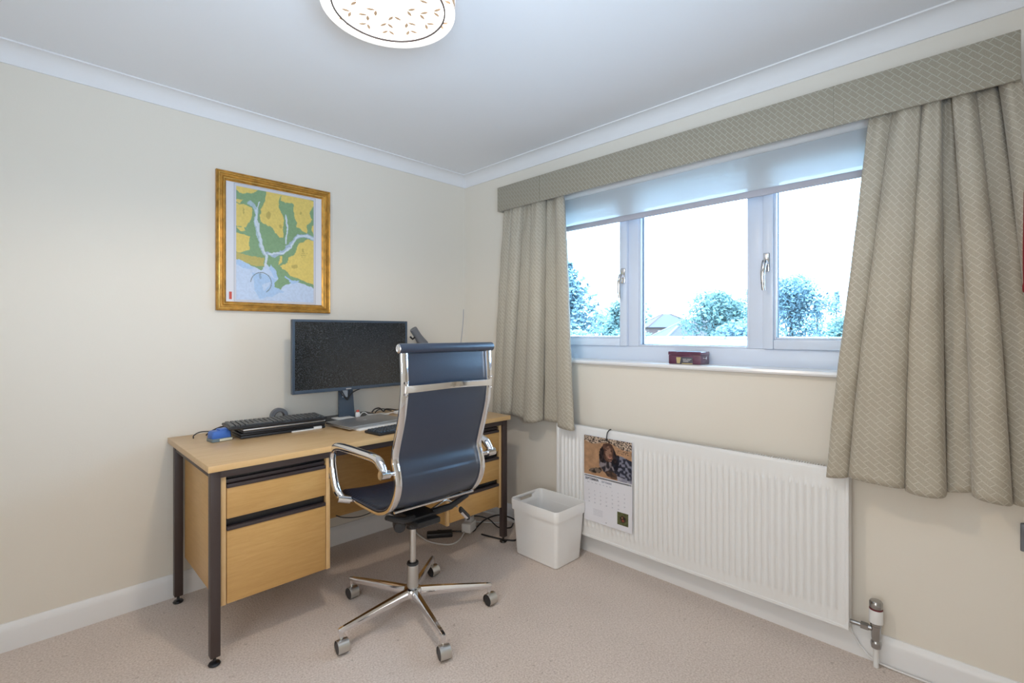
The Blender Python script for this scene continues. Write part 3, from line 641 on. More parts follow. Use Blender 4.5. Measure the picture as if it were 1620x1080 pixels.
b = B(); b.box((-1.7135, -.672, DT-.052), (-.2785, -.648, DT-.024), .001); b.box((-1.7135, -.085, DT-.052), (-.2785, -.065, DT-.024), .001)
b.box((-1.742, -.6415, DT-.052), (-1.718, -.0915, DT-.024), .001); b.box((-.274, -.6415, DT-.052), (-.250, -.0915, DT-.024), .001); dk('top_rail', b, M['brown'])
def pedestal(x0, x1, drawers, zb):
    zt = DT-.052
    b = B(); b.box((x0, -.642, zb), (x0+.017, -.1, zt), .001); b.box((x1-.017, -.642, zb), (x1, -.1, zt), .001); b.box((x0+.017, -.625, zb), (x1-.017, -.1, zb+.014)); b.box((x0+.017, -.112, zb), (x1-.017, -.1, zt)); b.box((x0+.017, -.620, zt-.01), (x1-.017, -.112, zt))
    c = dk('carcass', b, M['beech'])
    for e0 in (x0, x1-.0175): dk('edge_strip', B().box((e0, -.660, zb), (e0+.0175, -.642, zt), .0012), M['beechedge'], c)
    dk('drawer_void', B().box((x0+.018, -.640, zb+.016), (x1-.018, -.628, zt-.002)), M['blackgloss'], c)
    for (z0, z1, rec) in drawers:
        d = dk('drawer', B().box((x0+.020, -.660, z0), (x1-.020, -.643, z1), .0015), M['beech'])
        # recessed pull: black trough with a brown lip along the drawer's top edge
        b = B(); b.box((x0+.020, -.663, z1), (x1-.020, -.6435, z1+.0135), .0015); dk('pull_lip', b, M['darkbrown'], d)
        if rec: b = B(); b.box((x0+.020, -.652, z1+.016), (x1-.020, -.6425, z1+.030), .002); dk('pull_channel', b, M['darkbrown'], d)
pedestal(-1.710, -1.296, [(.520, .634, 1), (.206, .476, 0)], .204)
pedestal(-.672, -.279, [(.532, .640, 1), (.372, .486, 0), (.216, .332, 0)], .204)
dk('modesty_panel', B().box((-1.296, -.128, .205), (-.672, -.112, DT-.052), .001), M['beech'])
lk = dk('lock', B().box((-1.3025, -.664, .588), (-1.2905, -.660, .612), .001), M['gun']); lk.data.transform(Matrix.Translation((-.0, 0, 0)))

# ------------------------------------------------------------------ office chair
CHX, CHY = -1.038, -.897
ch = thing('office_chair', 'black leather high back office chair with chrome frame facing the desk', 'chair', (CHX, CHY, 0), math.radians(-2))
ctrl = [(.262, .470), (.255, .490), (.232, .503), (.17, .506), (.03, .504), (-.07, .506), (-.115, .515), (-.165, .538), (-.205, .585), (-.224, .640), (-.216, .690), (-.200, .735), (-.214, .790), (-.238, .860), (-.257, .925), (-.268, 1.0), (-.268, 1.06), (-.264, 1.11), (-.262, 1.145)]
pth = [(p.x, p.y) for p in smoothpath([(y, z, 0) for y, z in ctrl], 5)]
for s in (-1, 1): obj('side_rail', B().sweeprect(pth, .028, .014, s*.200), M['chrome'], ch)['label'] = 'curved chrome side rail'
def sheet():
    b = B(); bm = b.bm; N = 220; import bisect
    P = [Vector((y, z)) for y, z in pth]; L = [0.]
    for a, c in zip(P, P[1:]): L.append(L[-1]+(c-a).length)
    tot = L[-1]; pts = []
    for i in range(N+1):
        s = tot*i/N; k = min(bisect.bisect_right(L, s)-1, len(P)-2); f = (s-L[k])/(L[k+1]-L[k]); pts.append((P[k].lerp(P[k+1], f), s))
    HW = .196; xs = [-HW-.016, -HW-.012, -HW, -.13, -.06, 0, .06, .13, HW, HW+.012, HW+.016]; F = []; Bk = []
    for i, (p, s) in enumerate(pts):
        a = pts[max(i-2, 0)][0]; c = pts[min(i+2, N)][0]; t = (c-a).normalized(); n = Vector((t.y, -t.x))   # towards the sitter (up / forward)
        if i == 0: n0 = n
        rf = []; rb = []
        for x in xs:
            e = abs(x) > HW+.001; rib = (0 if e else .0035*abs(math.sin(PI*s/.019)))
            off = .018 if not e else (.014 if abs(x) < HW+.014 else .011)
            back = .0065 if not e else .0085
            sag = .012*(1-(x/HW)**2) if abs(x) < HW else 0
            if .55 < s/tot: sag *= .6
            rf.append(bm.verts.new((x, p.x+n.x*(off+rib-sag), p.y+n.y*(off+rib-sag)))); rb.append(bm.verts.new((x, p.x+n.x*(back-sag), p.y+n.y*(back-sag))))
        F.append(rf); Bk.append(rb)
    nx = len(xs)
    for i in range(N):
        for k in range(nx-1):
            bm.faces.new((F[i][k], F[i][k+1], F[i+1][k+1], F[i+1][k])); bm.faces.new((Bk[i][k], Bk[i+1][k], Bk[i+1][k+1], Bk[i][k+1]))
        for k in (0, nx-1): bm.faces.new((F[i][k], F[i+1][k], Bk[i+1][k], Bk[i][k]))
    for i in (0, N):
        for k in range(nx-1): bm.faces.new((F[i][k], F[i][k+1], Bk[i][k+1], Bk[i][k]))
    return b
obj('seat_and_back', sheet(), M['leather'], ch, smooth=60)['label'] = 'one continuous ribbed black leather sling'
hr = obj('head_roll', B().lathe([(.001, -.222), (.0175, -.2215), (.0185, -.215), (.0185, .215), (.0175, .2215), (.001, .222)], (0, -.262, 1.152), 24, (1, 0, 0)), M['leather'], ch)
for s in (-1, 1):
    obj('end_cap', B().lathe([(.001, 0), (.008, .0005), (.009, .003), (.011, .003), (.015, .001), (.0175, -.002), (.0175, -.008)], (s*.223, -.262, 1.152), 20, (s, 0, 0)), M['chrome'], hr)
# cross bar between the rails, bowed backwards
b = B(); cp = smoothpath([(-.203, -.276, 1.004), (-.15, -.292, 1.006), (0, -.304, 1.010), (.15, -.292, 1.006), (.203, -.276, 1.004)], 8); R = []
for i, p in enumerate(cp):
    w = .0115+.0015*abs(p.x/.2)**2; R.append([b.bm.verts.new(p+Vector(q)) for q in ((0, -.005, -w), (0, -.0065, 0), (0, -.005, w), (0, .003, w), (0, .003, -w))])
for A, C in zip(R, R[1:]):
    for k in range(5): b.bm.faces.new((A[k], A[(k+1) % 5], C[(k+1) % 5], C[k]))
b.bm.faces.new(R[0]); b.bm.faces.new(R[-1]); cb = obj('back_crossbar', b, M['chrome'], ch)
for s in (-1, 1):
    for dz in (-.022, .022): obj('bolt', B().lathe([(.001, .004), (.004, .0035), (.0055, .0015), (.006, 0)], (s*.201, -.284, 1.004+dz), 12, (0, -1, 0)), M['chrome'], cb)
obj('lower_rod', B().cyl((-.19, -.176, .529), (.19, -.176, .529), .005, n=12), M['chrome'], ch)
for s in (-1, 1):
    arm = smoothpath([(s*.255, -.222, .698), (s*.255, -.200, .722), (s*.256, -.160, .741), (s*.257, -.05, .741), (s*.258, .08, .738), (s*.258, .165, .732), (s*.258, .205, .717), (s*.258, .222, .688), (s*.258, .219, .640), (s*.256, .197, .570), (s*.252, .178, .537), (s*.244, .156, .518), (s*.225, .145, .510)], 7)
    N = len(arm); rs = [.0125+.0045*min(1, i/10)*min(1, (N-1-i)/14) for i in range(N)]
    a = obj('armrest', B().tube(arm, rs, n=16), M['chrome'], ch); a['label'] = 'polished chrome loop armrest'
    b = B(); b.cyl((s*.200, -.212, .690), (s*.240, -.218, .693), .0085, n=14); b.cyl((s*.236, -.218, .693), (s*.272, -.222, .696), .0160, n=18); obj('arm_joint', b, M['chrome'], a)
    b = B(); b.cyl((s*.200, .135, .502), (s*.222, .142, .507), .0085, n=14); b.cyl((s*.216, .141, .506), (s*.262, .156, .518), .0155, n=18); obj('arm_joint', b, M['chrome'], a)
# mechanism
b = B(); b.box((-.055, -.13, .415), (.055, .12, .440), .006); b.box((-.06, -.10, .438), (.06, .10, .452), .004); b.box((-.040, -.045, .390), (.040, .045, .418), .01); b.cyl((0, 0, .372), (0, 0, .40), .027)
b.tube([(-.05, -.08, .447), (-.12, -.11, .462), (-.196, -.13, .500)], [.016, .014, .010], n=10); b.tube([(.05, -.08, .447), (.12, -.11, .462), (.196, -.13, .500)], [.016, .014, .010], n=10)
b.tube([(-.05, .08, .447), (-.12, .11, .462), (-.196, .13, .498)], [.014, .013, .009], n=10); b.tube([(.05, .08, .447), (.12, .11, .462), (.196, .13, .498)], [.014, .013, .009], n=10)
mech = obj('tilt_mechanism', b, M['black'], ch)
obj('tension_knob', B().lathe([(.001, -.028), (.020, -.027), (.024, -.022), (.0245, .022), (.021, .028), (.001, .029)], (-.098, -.055, .424), 20, (.45, 1, 0)), M['black'], mech)
lv = obj('lever', B().tube(smoothpath([(.05, -.04, .436), (.12, -.02, .447), (.165, -.01, .452), (.195, -.012, .438), (.225, -.018, .410)], 6), .0045, n=10), M['gun'], mech)
b = B(); b.box((-.036, -.016, -.009), (.036, .016, .009), .008, seg=3); pd = obj('lever_paddle', b, M['black'], lv); pd.location = (.256, -.030, .375); pd.rotation_euler = (.5, math.radians(48), math.radians(-15))
b = B(); b.box((-.022, -.017, -.005), (.022, -.0155, .006), .0005); pl = obj('paddle_sticker', b, M['chrome'], lv); pl.location = pd.location; pl.rotation_euler = pd.rotation_euler
# gas lift
col = obj('lift_column', B().lathe([(.001, .055), (.010, .056), (.010, .075), (.0245, .078), (.0245, .212), (.023, .214), (.001, .214)], (0, 0, 0), 28), M['brushed'], ch)
obj('collar', B().lathe([(.001, .213), (.0235, .213), (.0255, .217), (.024, .224), (.016, .226), (.001, .226)], (0, 0, 0), 28), M['black'], col)
obj('piston', B().lathe([(.001, .22), (.0135, .221), (.0135, .380), (.001, .381)], (0, 0, 0), 24), M['brushed'], col)
bs = obj('star_base', B().lathe([(.012, .072), (.030, .074), (.040, .084), (.041, .102), (.036, .114), (.026, .120), (.012, .121)], (0, 0, 0), 32), M['chrome'], ch)
AX = [-4, -14, 2, 8, 6]
for k in range(5):
    an = math.radians(183.7+2+72*k); d = Vector((math.cos(an), math.sin(an), 0)); sd = Vector((-d.y, d.x, 0))
    b = B(); R = []
    for (r, w, zt, zb) in ((.025, .019, .116, .080), (.10, .0175, .112, .078), (.20, .015, .105, .078), (.30, .0125, .097, .076), (.338, .011, .094, .075), (.346, .007, .091, .076)):
        c0 = d*r; sec = [(-w*.45, zt), (w*.45, zt), (w*.95, zt-(zt-zb)*.45), (w*.7, zb), (-w*.7, zb), (-w*.95, zt-(zt-zb)*.45)]
        R.append([b.bm.verts.new(c0+sd*x+Vector((0, 0, z))) for x, z in sec])
    for A, C in zip(R, R[1:]):
        for q in range(6): b.bm.faces.new((A[q], A[(q+1) % 6], C[(q+1) % 6], C[q]))
    b.bm.faces.new(R[0]); b.bm.faces.new(R[-1])
    e = d*.334; b.cyl((e.x, e.y, .060), (e.x, e.y, .080), .0095, n=16)
    obj('spoke', b, M['chrome'], ch, smooth=50)
    aa = math.radians(AX[k]); ax = Vector((math.cos(aa), math.sin(aa), 0)); c0 = e+Vector((ax.y, -ax.x, 0))*.008; c0.z = .0265
    b = B(); Rr = .0262
    # hood: three-quarter shell round the wheel with flat cheeks
    for u0, u1 in ((-.021, .021),):
        ring0 = []; ring1 = []; up = Vector((0, 0, 1)); fw = ax.cross(up)
        for q in range(19):
            t = math.radians(-35+q*250/18); v_ = fw*math.cos(t)*Rr+up*math.sin(t)*Rr; v2 = v_*.93
            ring0.append([b.bm.verts.new(c0+ax*u0+v_), b.bm.verts.new(c0+ax*u1+v_), b.bm.verts.new(c0+ax*u1+v2), b.bm.verts.new(c0+ax*u0+v2)])
        for A, C in zip(ring0, ring0[1:]):
            for q in range(4): b.bm.faces.new((A[q], A[(q+1) % 4], C[(q+1) % 4], C[q]))
        b.bm.faces.new(ring0[0]); b.bm.faces.new(ring0[-1])
    b.cyl((e.x, e.y, .050), (e.x, e.y, .066), .006, n=12)
    ca = obj('caster', b, M['brushed'], ch)
    obj('wheel', B().lathe([(.001, -.0195), (.021, -.0195), (.0238, -.017), (.0238, .017), (.021, .0195), (.001, .0195)], (c0.x, c0.y, .0240), 24, ax), M['black'], ca)

# ------------------------------------------------------------------ things on the desk
mon = thing('monitor', 'wide black flat screen monitor standing at the back of the desk', 'monitor', (-.945, -.15, DT))
MY = -.195; mx0, mx1, mz0, mz1 = -1.277, -.610, .900, 1.277
def mo(n, b, m, p=None): return obj(n, rel(b, mon), m, p or mon)
hs = mo('housing', B().box((mx0, MY, mz0), (mx1, MY+.022, mz1), .003), M['bezel']); mo('rear_bulge', B().box((mx0+.12, MY+.02, mz0+.05), (mx1-.12, MY+.05, mz1-.08), .012), M['black'], hs)
b = B(); frame = frame_rect(b, mx0, mx1, 0, 1, 0, 1, .1) if False else None
w = .0125
b.box((mx0, MY-.004, mz0), (mx0+w, MY+.001, mz1), .0015); b.box((mx1-w, MY-.004, mz0), (mx1, MY+.001, mz1), .0015); b.box((mx0+w, MY-.004, mz1-w), (mx1-w, MY+.001, mz1), .0015); b.box((mx0+w, MY-.004, mz0), (mx1-w, MY+.001, mz0+.018), .0015)
mo('bezel', b, M['bezel']); mo('screen', B().box((mx0+w, MY-.0012, mz0+.018), (mx1-w, MY+.0005, mz1-w)), M['screen'])
mo('badge', B().box((-.995, MY-.0046, mz0+.005), (-.965, MY-.0038, mz0+.011)), M['alu'])
b = B(); b.poly([(-1.003, -.135, DT+.012), (-.912, -.135, DT+.012), (-.925, -.135, .905), (-1.003, -.135, .905)], (0, .016, 0)); mo('stand_neck', b, M['bezel'])
b = B(); b.box((-.985, -.1352, .855), (-.955, -.1362, .895), .0); mo('cable_slot', b, mat('slot_light', (.55, .57, .60), .5))
b = B(); b.box((-1.085, -.235, DT), (-.78, -.012, DT+.010), .004); mo('stand_base', b, M['black'])
b = B(); b.tube(smoothpath([(-1.02, -.148, .905), (-1.0, -.150, .880), (-.975, -.152, .850), (-.962, -.152, .842), (-.950, -.150, .862), (-.92, -.150, .885), (-.84, -.148, .908)], 6), .0028, n=8)
b.tube(smoothpath([(-1.0, -.146, .905), (-.98, -.155, .862), (-.965, -.155, .846), (-.955, -.150, .870), (-.945, -.148, .905)], 6), .0024, n=8); mo('video_cable', b, M['black'])

lp = thing('desk_lamp', 'black cylindrical lamp head leaning behind the monitor corner', 'lamp', (-.44, -.13, DT))
h0, h1 = Vector((-.523, -.13, 1.233)), Vector((-.448, -.128, 1.135))
ax = (h1-h0).normalized()
obj('lamp_head', rel(B().lathe([(.017, .001), (.0225, 0), (.0235, .006), (.0235, .055), (.027, .085), (.034, .125), (.030, .130), (.001, .131)], h0, 24, ax), lp), M['grey'], lp)
b = B(); b.tube([(-.468, -.13, 1.15), (-.43, -.13, 1.03), (-.44, -.13, .76)], .006, n=10); b.tube([(-.505, -.13, 1.185), (-.528, -.13, 1.170), (-.545, -.13, 1.185)], .006, n=8); obj('stem', rel(b, lp), M['black'], lp)
obj('base', rel(B().lathe([(.001, 0), (.065, .001), (.067, .010), (.058, .018), (.012, .024), (.001, .03)], (-.44, -.13, DT), 32), lp), M['black'], lp)

# stacked laptops and the big keyboard
def place(o, x, y, z, rz=0): o.location = (x, y, z); o.rotation_euler = (0, 0, math.radians(rz)); return o
def lap(label, mt, me, w, d, h, x, y, z, rz):
    t = thing('laptop', label, 'laptop'); place(t, x, y, z, rz)
    obj('base', B().box((-w/2, -d/2, 0), (w/2, d/2, h*.55), .004), me, t); obj('lid', B().box((-w/2, -d/2, h*.58), (w/2, d/2, h), .004), mt, t)
    obj('hinge', B().cyl((-w*.35, d/2-.004, h*.55), (w*.35, d/2-.004, h*.55), h*.3, n=10), M['black'], t); return t
lap('closed black laptop at the bottom of the stack beneath the long keyboard', M['black'], M['black'], .385, .245, .024, -1.340, -.165, DT, -1)
lap('closed silver and black laptop in the stack, directly beneath the long keyboard', M['alu'], M['black'], .372, .240, .020, -1.338, -.180, DT+.0245, -2)
def keyboard(name, label, w, d, x, y, z, rz, cols, rows, keym, bodym, tilt=0.):
    t = thing(name, label, 'keyboard'); place(t, x, y, z, rz); t.rotation_euler[0] = tilt
    obj('body', shell([rrect(w/2-.004, d/2-.004, .006, 0), rrect(w/2, d/2, .008, .004), rrect(w/2, d/2, .008, .009), rrect(w/2-.003, d/2-.003, .006, .012)]), bodym, t)
    kw = (w-.02)/cols; kd = (d-.02)/rows; km = None
    for r in range(rows):
        c = 0
        while c < cols:
            span = 6 if (r == 0 and c == 3) else 1
            if cols > 18 and c in (15, 19): c += 0
            wk = kw*span-.0028; cxk = -w/2+.01+kw*(c+span/2); cyk = -d/2+.01+kd*(r+.5)
            if span == 1 and km is not None: o = bpy.data.objects.new('key', km); COL.objects.link(o); o.parent = t
            else:
                b = B(); R = []
                for (iw, z_) in ((0, .0), (0, .001), (.0016, .0065)): R.append([b.bm.verts.new(p) for p in ((-wk/2+iw, -kd/2+.0014+iw, z_), (wk/2-iw, -kd/2+.0014+iw, z_), (wk/2-iw, kd/2-.0014-iw, z_), (-wk/2+iw, kd/2-.0014-iw, z_))])
                for A, C in zip(R, R[1:]):
                    for q in range(4): b.bm.faces.new((A[q], A[(q+1) % 4], C[(q+1) % 4], C[q]))
                b.bm.faces.new(R[-1]); o = obj('key', b, keym, t, smooth=0)
                if span == 1: km = o.data
            o.location = (cxk, cyk, .0118); c += span
    return t
keyboard('computer_keyboard', 'long black desktop keyboard resting on top of the two stacked laptops', .432, .165, -1.362, -.222, DT+.0465, -5, 21, 6, mat('key_grey', (.05, .055, .06), .3), M['black'])
b = B(); b.box((-1.315, -.292, DT), (-1.205, -.270, DT+.006), .001); b.box((-1.21, -.296, DT), (-1.170, -.272, DT+.014), .002)
tag(obj('paper_slips', b, M['white']), 'white folded paper slips poking out under the laptop stack front', 'paper')
t = thing('tape_roll', 'grey roll of tape standing upright behind the long keyboard', 'tape', (-1.283, -.035, DT))
obj('tape', B().lathe([(.026, -.012), (.043, -.012), (.043, .012), (.026, .012), (.026, -.012)], (0, 0, .0435), 36, (0, 1, 0)), M['grey'], t); obj('core', B().lathe([(.0235, -.0125), (.0262, -.0125), (.0262, .0125), (.0235, .0125), (.0235, -.0125)], (0, 0, .0435), 36, (0, 1, 0)), M['brown'], t)

t = lap('closed slim silver laptop lying flat in front of the monitor stand', M['alu'], M['alu'], .330, .225, .014, -.958, -.345, DT+.0085, 5)
obj('logo', B().lathe([(.001, 0), (.011, .0001), (.011, .0006), (.001, .0006)], (.0, .01, .0138), 20), mat('logo_grey', (.66, .68, .70), .3, .5), t)
tag(obj('paper_pad', rel(B().box((-.135, -.11, 0), (.135, .10, .008), .001), type('q', (), {'location': (0, 0, 0)})), M['white'], loc=(-.945, -.365, DT), rotz=math.radians(5)), 'white paper pad lying beneath the slim silver laptop', 'paper')
keyboard('compact_keyboard', 'small black wireless keyboard at the front edge of the desk by the chair', .300, .125, -.920, -.590, DT, 5, 15, 5, mat('key_blue', (.030, .040, .055), .3), M['black'])

t = thing('note_tile', 'flat white square note block on the monitor base, left of the red capped bottle', 'note block'); place(t, -.990, -.155, DT+.0102, 4)
obj('block', B().box((-.048, -.040, 0), (.048, .040, .006), .0012), M['white'], t)
t = thing('white_papers', 'small white paper lying right of the monitor neck behind the silver laptop', 'paper'); place(t, -.80, -.190, DT+.0102, 10)
obj('sheet', B().box((-.055, -.035, 0), (.055, .035, .003), .0008), M['white'], t)
t = thing('small_bottle', 'tiny white bottle with red cap at the foot of the monitor neck', 'bottle'); place(t, -.915, -.175, DT+.0102)
obj('bottle_body', B().lathe([(.001, 0), (.0125, .001), (.0135, .004), (.0135, .022), (.010, .028), (.007, .030), (.001, .030)], (0, 0, 0), 20), M['white'], t)
obj('cap', B().lathe([(.001, .0295), (.0085, .0295), (.0085, .038), (.007, .040), (.001, .040)], (0, 0, 0), 16), M['red'], t)['label'] = 'red screw cap'
b = B(); b.tube(smoothpath([(-.76, -.05, DT+.004), (-.745, -.055, DT+.022), (-.715, -.06, DT+.026), (-.70, -.08, DT+.008), (-.68, -.075, DT+.018), (-.64, -.07, DT+.012), (-.60, -.09, DT+.004), (-.52, -.06, DT+.004)], 8), .0038, n=8)
b.tube(smoothpath([(-.75, -.07, DT+.004), (-.72, -.05, DT+.014), (-.69, -.055, DT+.018), (-.65, -.09, DT+.006)], 8), .0032, n=8)
tag(obj('coiled_cable', b, M['black']), 'black cable coil on the desk behind the monitor, right side', 'cable')
t = thing('charger_plug', 'small white charger beside the cable coil behind the chair top', 'charger'); place(t, -.655, -.175, DT, 12); obj('block', B().box((-.028, -.016, 0), (.028, .016, .018), .005), M['white'], t)
b = B(); b.tube(smoothpath([(-.90, -.17, DT+.014), (-.885, -.165, DT+.028), (-.865, -.16, DT+.03), (-.85, -.165, DT+.018), (-.83, -.15, DT+.013), (-.74, -.14, DT+.004), (-.66, -.168, DT+.009)], 8), .0022, n=8); tag(obj('white_lead', b, M['white']), 'thin white lead looping from the small bottle to the charger', 'cable')

t = thing('stapler_box', 'bright blue plastic gadget on a smoked base at the desk left end', 'gadget'); place(t, -1.607, -.235, DT, 8)
obj('upper_shell', shell([rrect(.038, .026, .006, .014), rrect(.040, .028, .008, .018), rrect(.038, .026, .008, .040), rrect(.033, .021, .008, .046)]), M['blue'], t)
obj('hump', B().box((-.008, -.022, .044), (.034, .018, .053), .005), M['blue'], t)
obj('smoked_base', shell([rrect(.040, .030, .008, 0), rrect(.042, .032, .008, .002), rrect(.042, .032, .008, .013), rrect(.040, .030, .008, .0145)]), M['smoke'], t)
obj('cream_front', B().box((-.012, -.034, .002), (.040, -.0315, .012), .001), M['cream'], t)
b = B(); b.tube(smoothpath([(-1.680, -.115, DT+.003), (-1.675, -.10, DT+.012), (-1.655, -.105, DT+.024), (-1.63, -.13, DT+.028), (-1.605, -.20, DT+.032)], 8), .0026, n=8)
b.tube(smoothpath([(-1.625, -.09, DT+.004), (-1.60, -.085, DT+.02), (-1.57, -.10, DT+.035), (-1.54, -.14, DT+.045)], 8), .0035, n=8)
tag(obj('black_lead', b, M['black']), 'black lead curling behind the blue gadget towards the long keyboard', 'cable')

# ------------------------------------------------------------------ under the desk
b = B(); b.tube(smoothpath([(-.53, -.06, .02), (-.535, -.14, .006), (-.56, -.26, .005), (-.565, -.37, .005), (-.515, -.470, .005), (-.44, -.470, .006), (-.36, -.425, .02), (-.30, -.36, .03), (-.22, -.35, .02), (-.12, -.42, .006), (-.06, -.47, .005)], 8), .0042, n=8)
tag(obj('white_floor_cable', b, M['white']), 'white cable looping over the carpet beneath the right pedestal', 'cable')
b = B(); b.tube(smoothpath([(-.45, -.28, .012), (-.36, -.37, .006), (-.30, -.43, .006), (-.25, -.42, .02), (-.19, -.43, .05), (-.10, -.46, .06), (-.055, -.55, .04), (-.10, -.62, .012), (-.19, -.70, .006), (-.24, -.665, .006), (-.27, -.58, .006), (-.29, -.50, .006)], 8), .0045, n=8)
b.tube(smoothpath([(-.28, -.35, .05), (-.22, -.36, .06), (-.16, -.42, .04), (-.15, -.50, .008), (-.10, -.55, .006), (-.04, -.52, .006)], 8), .0040, n=8)
tag(obj('black_floor_cable', b, M['black']), 'black cable looping round the desk right front leg foot', 'cable')
b = B(); b.tube(smoothpath([(-.23, -.22, .10), (-.16, -.28, .07), (-.09, -.33, .04), (-.05, -.36, .03)], 8), .004, n=8)
b.tube(smoothpath([(-.33, -.40, .055), (-.26, -.36, .06), (-.18, -.33, .07), (-.10, -.30, .08), (-.03, -.28, .10)], 8), .004, n=8)
tag(obj('white_wall_cable', b, M['white']), 'white cables rising to the wall behind the desk right leg', 'cable')
t = thing('plug_adapter', 'white plug block among the cables beneath the right pedestal', 'plug'); place(t, -.315, -.415, .012, 25)
obj('block', B().box((-.045, -.03, 0), (.045, .03, .055), .006), M['white'], t); obj('plug', B().box((-.02, -.025, .055), (.028, .022, .088), .008), mat('plug_grey', (.60, .60, .60), .5), t)
t = thing('power_brick', 'black power brick on the carpet beneath the right pedestal', 'adapter'); place(t, -.475, -.335, 0, -35); obj('brick', B().box((-.075, -.028, 0), (.075, .028, .028), .006), M['black'], t)
b = B(); b.tube(smoothpath([(-1.02, -.132, .215), (-.98, -.136, .195), (-.90, -.137, .176), (-.82, -.136, .178), (-.74, -.134, .200), (-.70, -.130, .215)], 8), .0026, n=8)
tag(obj('hanging_cable', b, M['black']), 'thin black cable sagging under the modesty panel behind the chair', 'cable')
b = B(); b.tube(smoothpath([(-.018, -.003, 1.375), (-.020, -.003, 1.30), (-.032, -.003, 1.2), (-.046, -.003, 1.10), (-.05, -.003, .9), (-.05, -.003, .74)], 6), .0018, n=6)
tag(obj('corner_wire', b, M['faint']), 'thin grey wire running down the wall in the room corner', 'cable')

# ------------------------------------------------------------------ box on the sill
bx = thing('wooden_box', 'small reddish wooden box with a gold label on the window sill', 'box', (.035, -1.632, 1.060), math.radians(2))
obj('body', B().box((-.050, -.078, .001), (.050, .078, .043), .002), M['mahog'], bx)
lid = obj('lid', shell([rrect(.052, .080, .003, .044), rrect(.052, .080, .003, .058), rrect(.050, .078, .003, .060)]), M['mahog'], bx)
obj('lid_inlay', B().box((-.040, -.066, .0601), (.040, .066, .0606)), M['black'], lid)
lb = obj('label', B().box((-.0515, -.040, .003), (-.0500, .040, .034), .0004), mat('label_dark', (.07, .07, .09), .4), bx)
b = B(); b.poly([(-.0518, .039, .033), (-.0518, .016, .033), (-.0518, .021, .004), (-.0518, .036, .004)], (-.0004, 0, 0)); b.box((-.0522, -.040, .002), (-.0514, .012, .006)); obj('gold_print', b, mat('label_gold', (.62, .50, .25), .35, .4), lb)
b = B()
for k, (y0, y1, z) in enumerate(((.008, -.010, .0235), (-.013, -.034, .0235), (.006, -.028, .0175), (.006, -.020, .012))): b.box((-.0520, min(y0, y1), z), (-.0514, max(y0, y1), z+.0022))
obj('small_lettering', b, mat('label_white', (.6, .6, .62), .5), lb)
b = B(); b.cyl((.0, -.078, .030), (.0, -.084, .030), .007, n=14); b.cyl((-.014, -.078, .030), (-.014, -.081, .030), .003, n=10); obj('clasp', b, M['chrome'], bx)

# ------------------------------------------------------------------ ceiling light
LX, LY = -1.527, -1.518
cl = thing('ceiling_light', 'round drum ceiling light with leaf cut shade, switched on', 'lamp', (LX, LY, 2.08))
obj('shade', B().lathe([(.1735, 0), (.1755, 0), (.1755, .175), (.1735, .175), (.1735, 0)], (0, 0, 0), 64), M['shade'], cl)
obj('lining', B().lathe([(.171, .001), (.1732, .001), (.1732, .174), (.171, .174), (.171, .001)], (0, 0, 0), 64), M['inner'], cl)
obj('inner_shade', B().lathe([(.1475, .004), (.149, .004), (.149, .14), (.1475, .14), (.1475, .004)], (0, 0, 0), 64), M['inner'], cl)
obj('inner_rim', B().lathe([(.1462, .001), (.1500, .001), (.1500, .0045), (.1462, .0045), (.1462, .001)], (0, 0, 0), 64), M['brown'], cl)
obj('shade_rim', B().lathe([(.1705, -.001), (.1762, -.001), (.1762, .0015), (.1705, .0015), (.1705, -.001)], (0, 0, 0), 64), M['inner'], cl)
obj('diffuser', B().lathe([(.001, .016), (.171, .016), (.171, .018), (.001, .018)], (0, 0, 0), 48), M['diff'], cl)
def leafpoly(L, Wd, n=8):
    p = [(L*(-.5+k/n), Wd*.5*math.sin(PI*k/n)) for k in range(n+1)]; return p+[(x, -y) for x, y in p[-2:0:-1]]
lb0 = None; random.seed(5)
for ring, (rad_, cnt) in enumerate(((.128, 12), (.095, 9), (.060, 6), (.160, 9))):
    for k in range(cnt):
        a = 2*PI*k/cnt+ring*.4
        for s in (-1, 1):
            if lb0 is None:
                b = B(); b.poly([(x, y, 0) for x, y in leafpoly(.025, .0085)], (0, 0, -.0006)); o = obj('leaf_motif', b, M['tan'], cl, smooth=0); lb0 = o.data
            else: o = bpy.data.objects.new('leaf_motif', lb0); COL.objects.link(o); o.parent = cl
            da = s*.075*.128/rad_; rr_ = rad_
            o.location = (rr_*math.cos(a+da), rr_*math.sin(a+da), .0150); o.rotation_euler = (0, 0, a+s*.75)
b = B()
for k in range(26):
    a = 2*PI*k/26
    for row in range(4):
        for s in (-1, 1):
            z0 = .03+row*.038; a2 = a+s*.045; c0 = Vector((.1762*math.cos(a2), .1762*math.sin(a2), z0)); tn = Vector((-math.sin(a2), math.cos(a2), 0)); nn = Vector((math.cos(a2), math.sin(a2), 0))
            vs = [c0+tn*(x*math.cos(s*.7)-y*math.sin(s*.7))*1.3+Vector((0, 0, (x*math.sin(s*.7)+y*math.cos(s*.7))*1.3)) for x, y in leafpoly(.016, .006, 5)]
            b.poly([tuple(v) for v in vs], nn*.0005)
o = obj('leaf_cutouts', b, M['inner'], cl, smooth=0); o['kind'] = 'stuff'
obj('ceiling_rose', B().lathe([(.001, .224), (.05, .224), (.05, .205), (.02, .196), (.008, .19), (.008, .16), (.001, .16)], (0, 0, 0), 28), M['white'], cl)
b = B()
for k in range(3): a = 2*PI*k/3+.3; b.cyl((0, 0, .168), (.172*math.cos(a), .172*math.sin(a), .168), .002, n=6)
obj('spider', b, M['white'], cl)
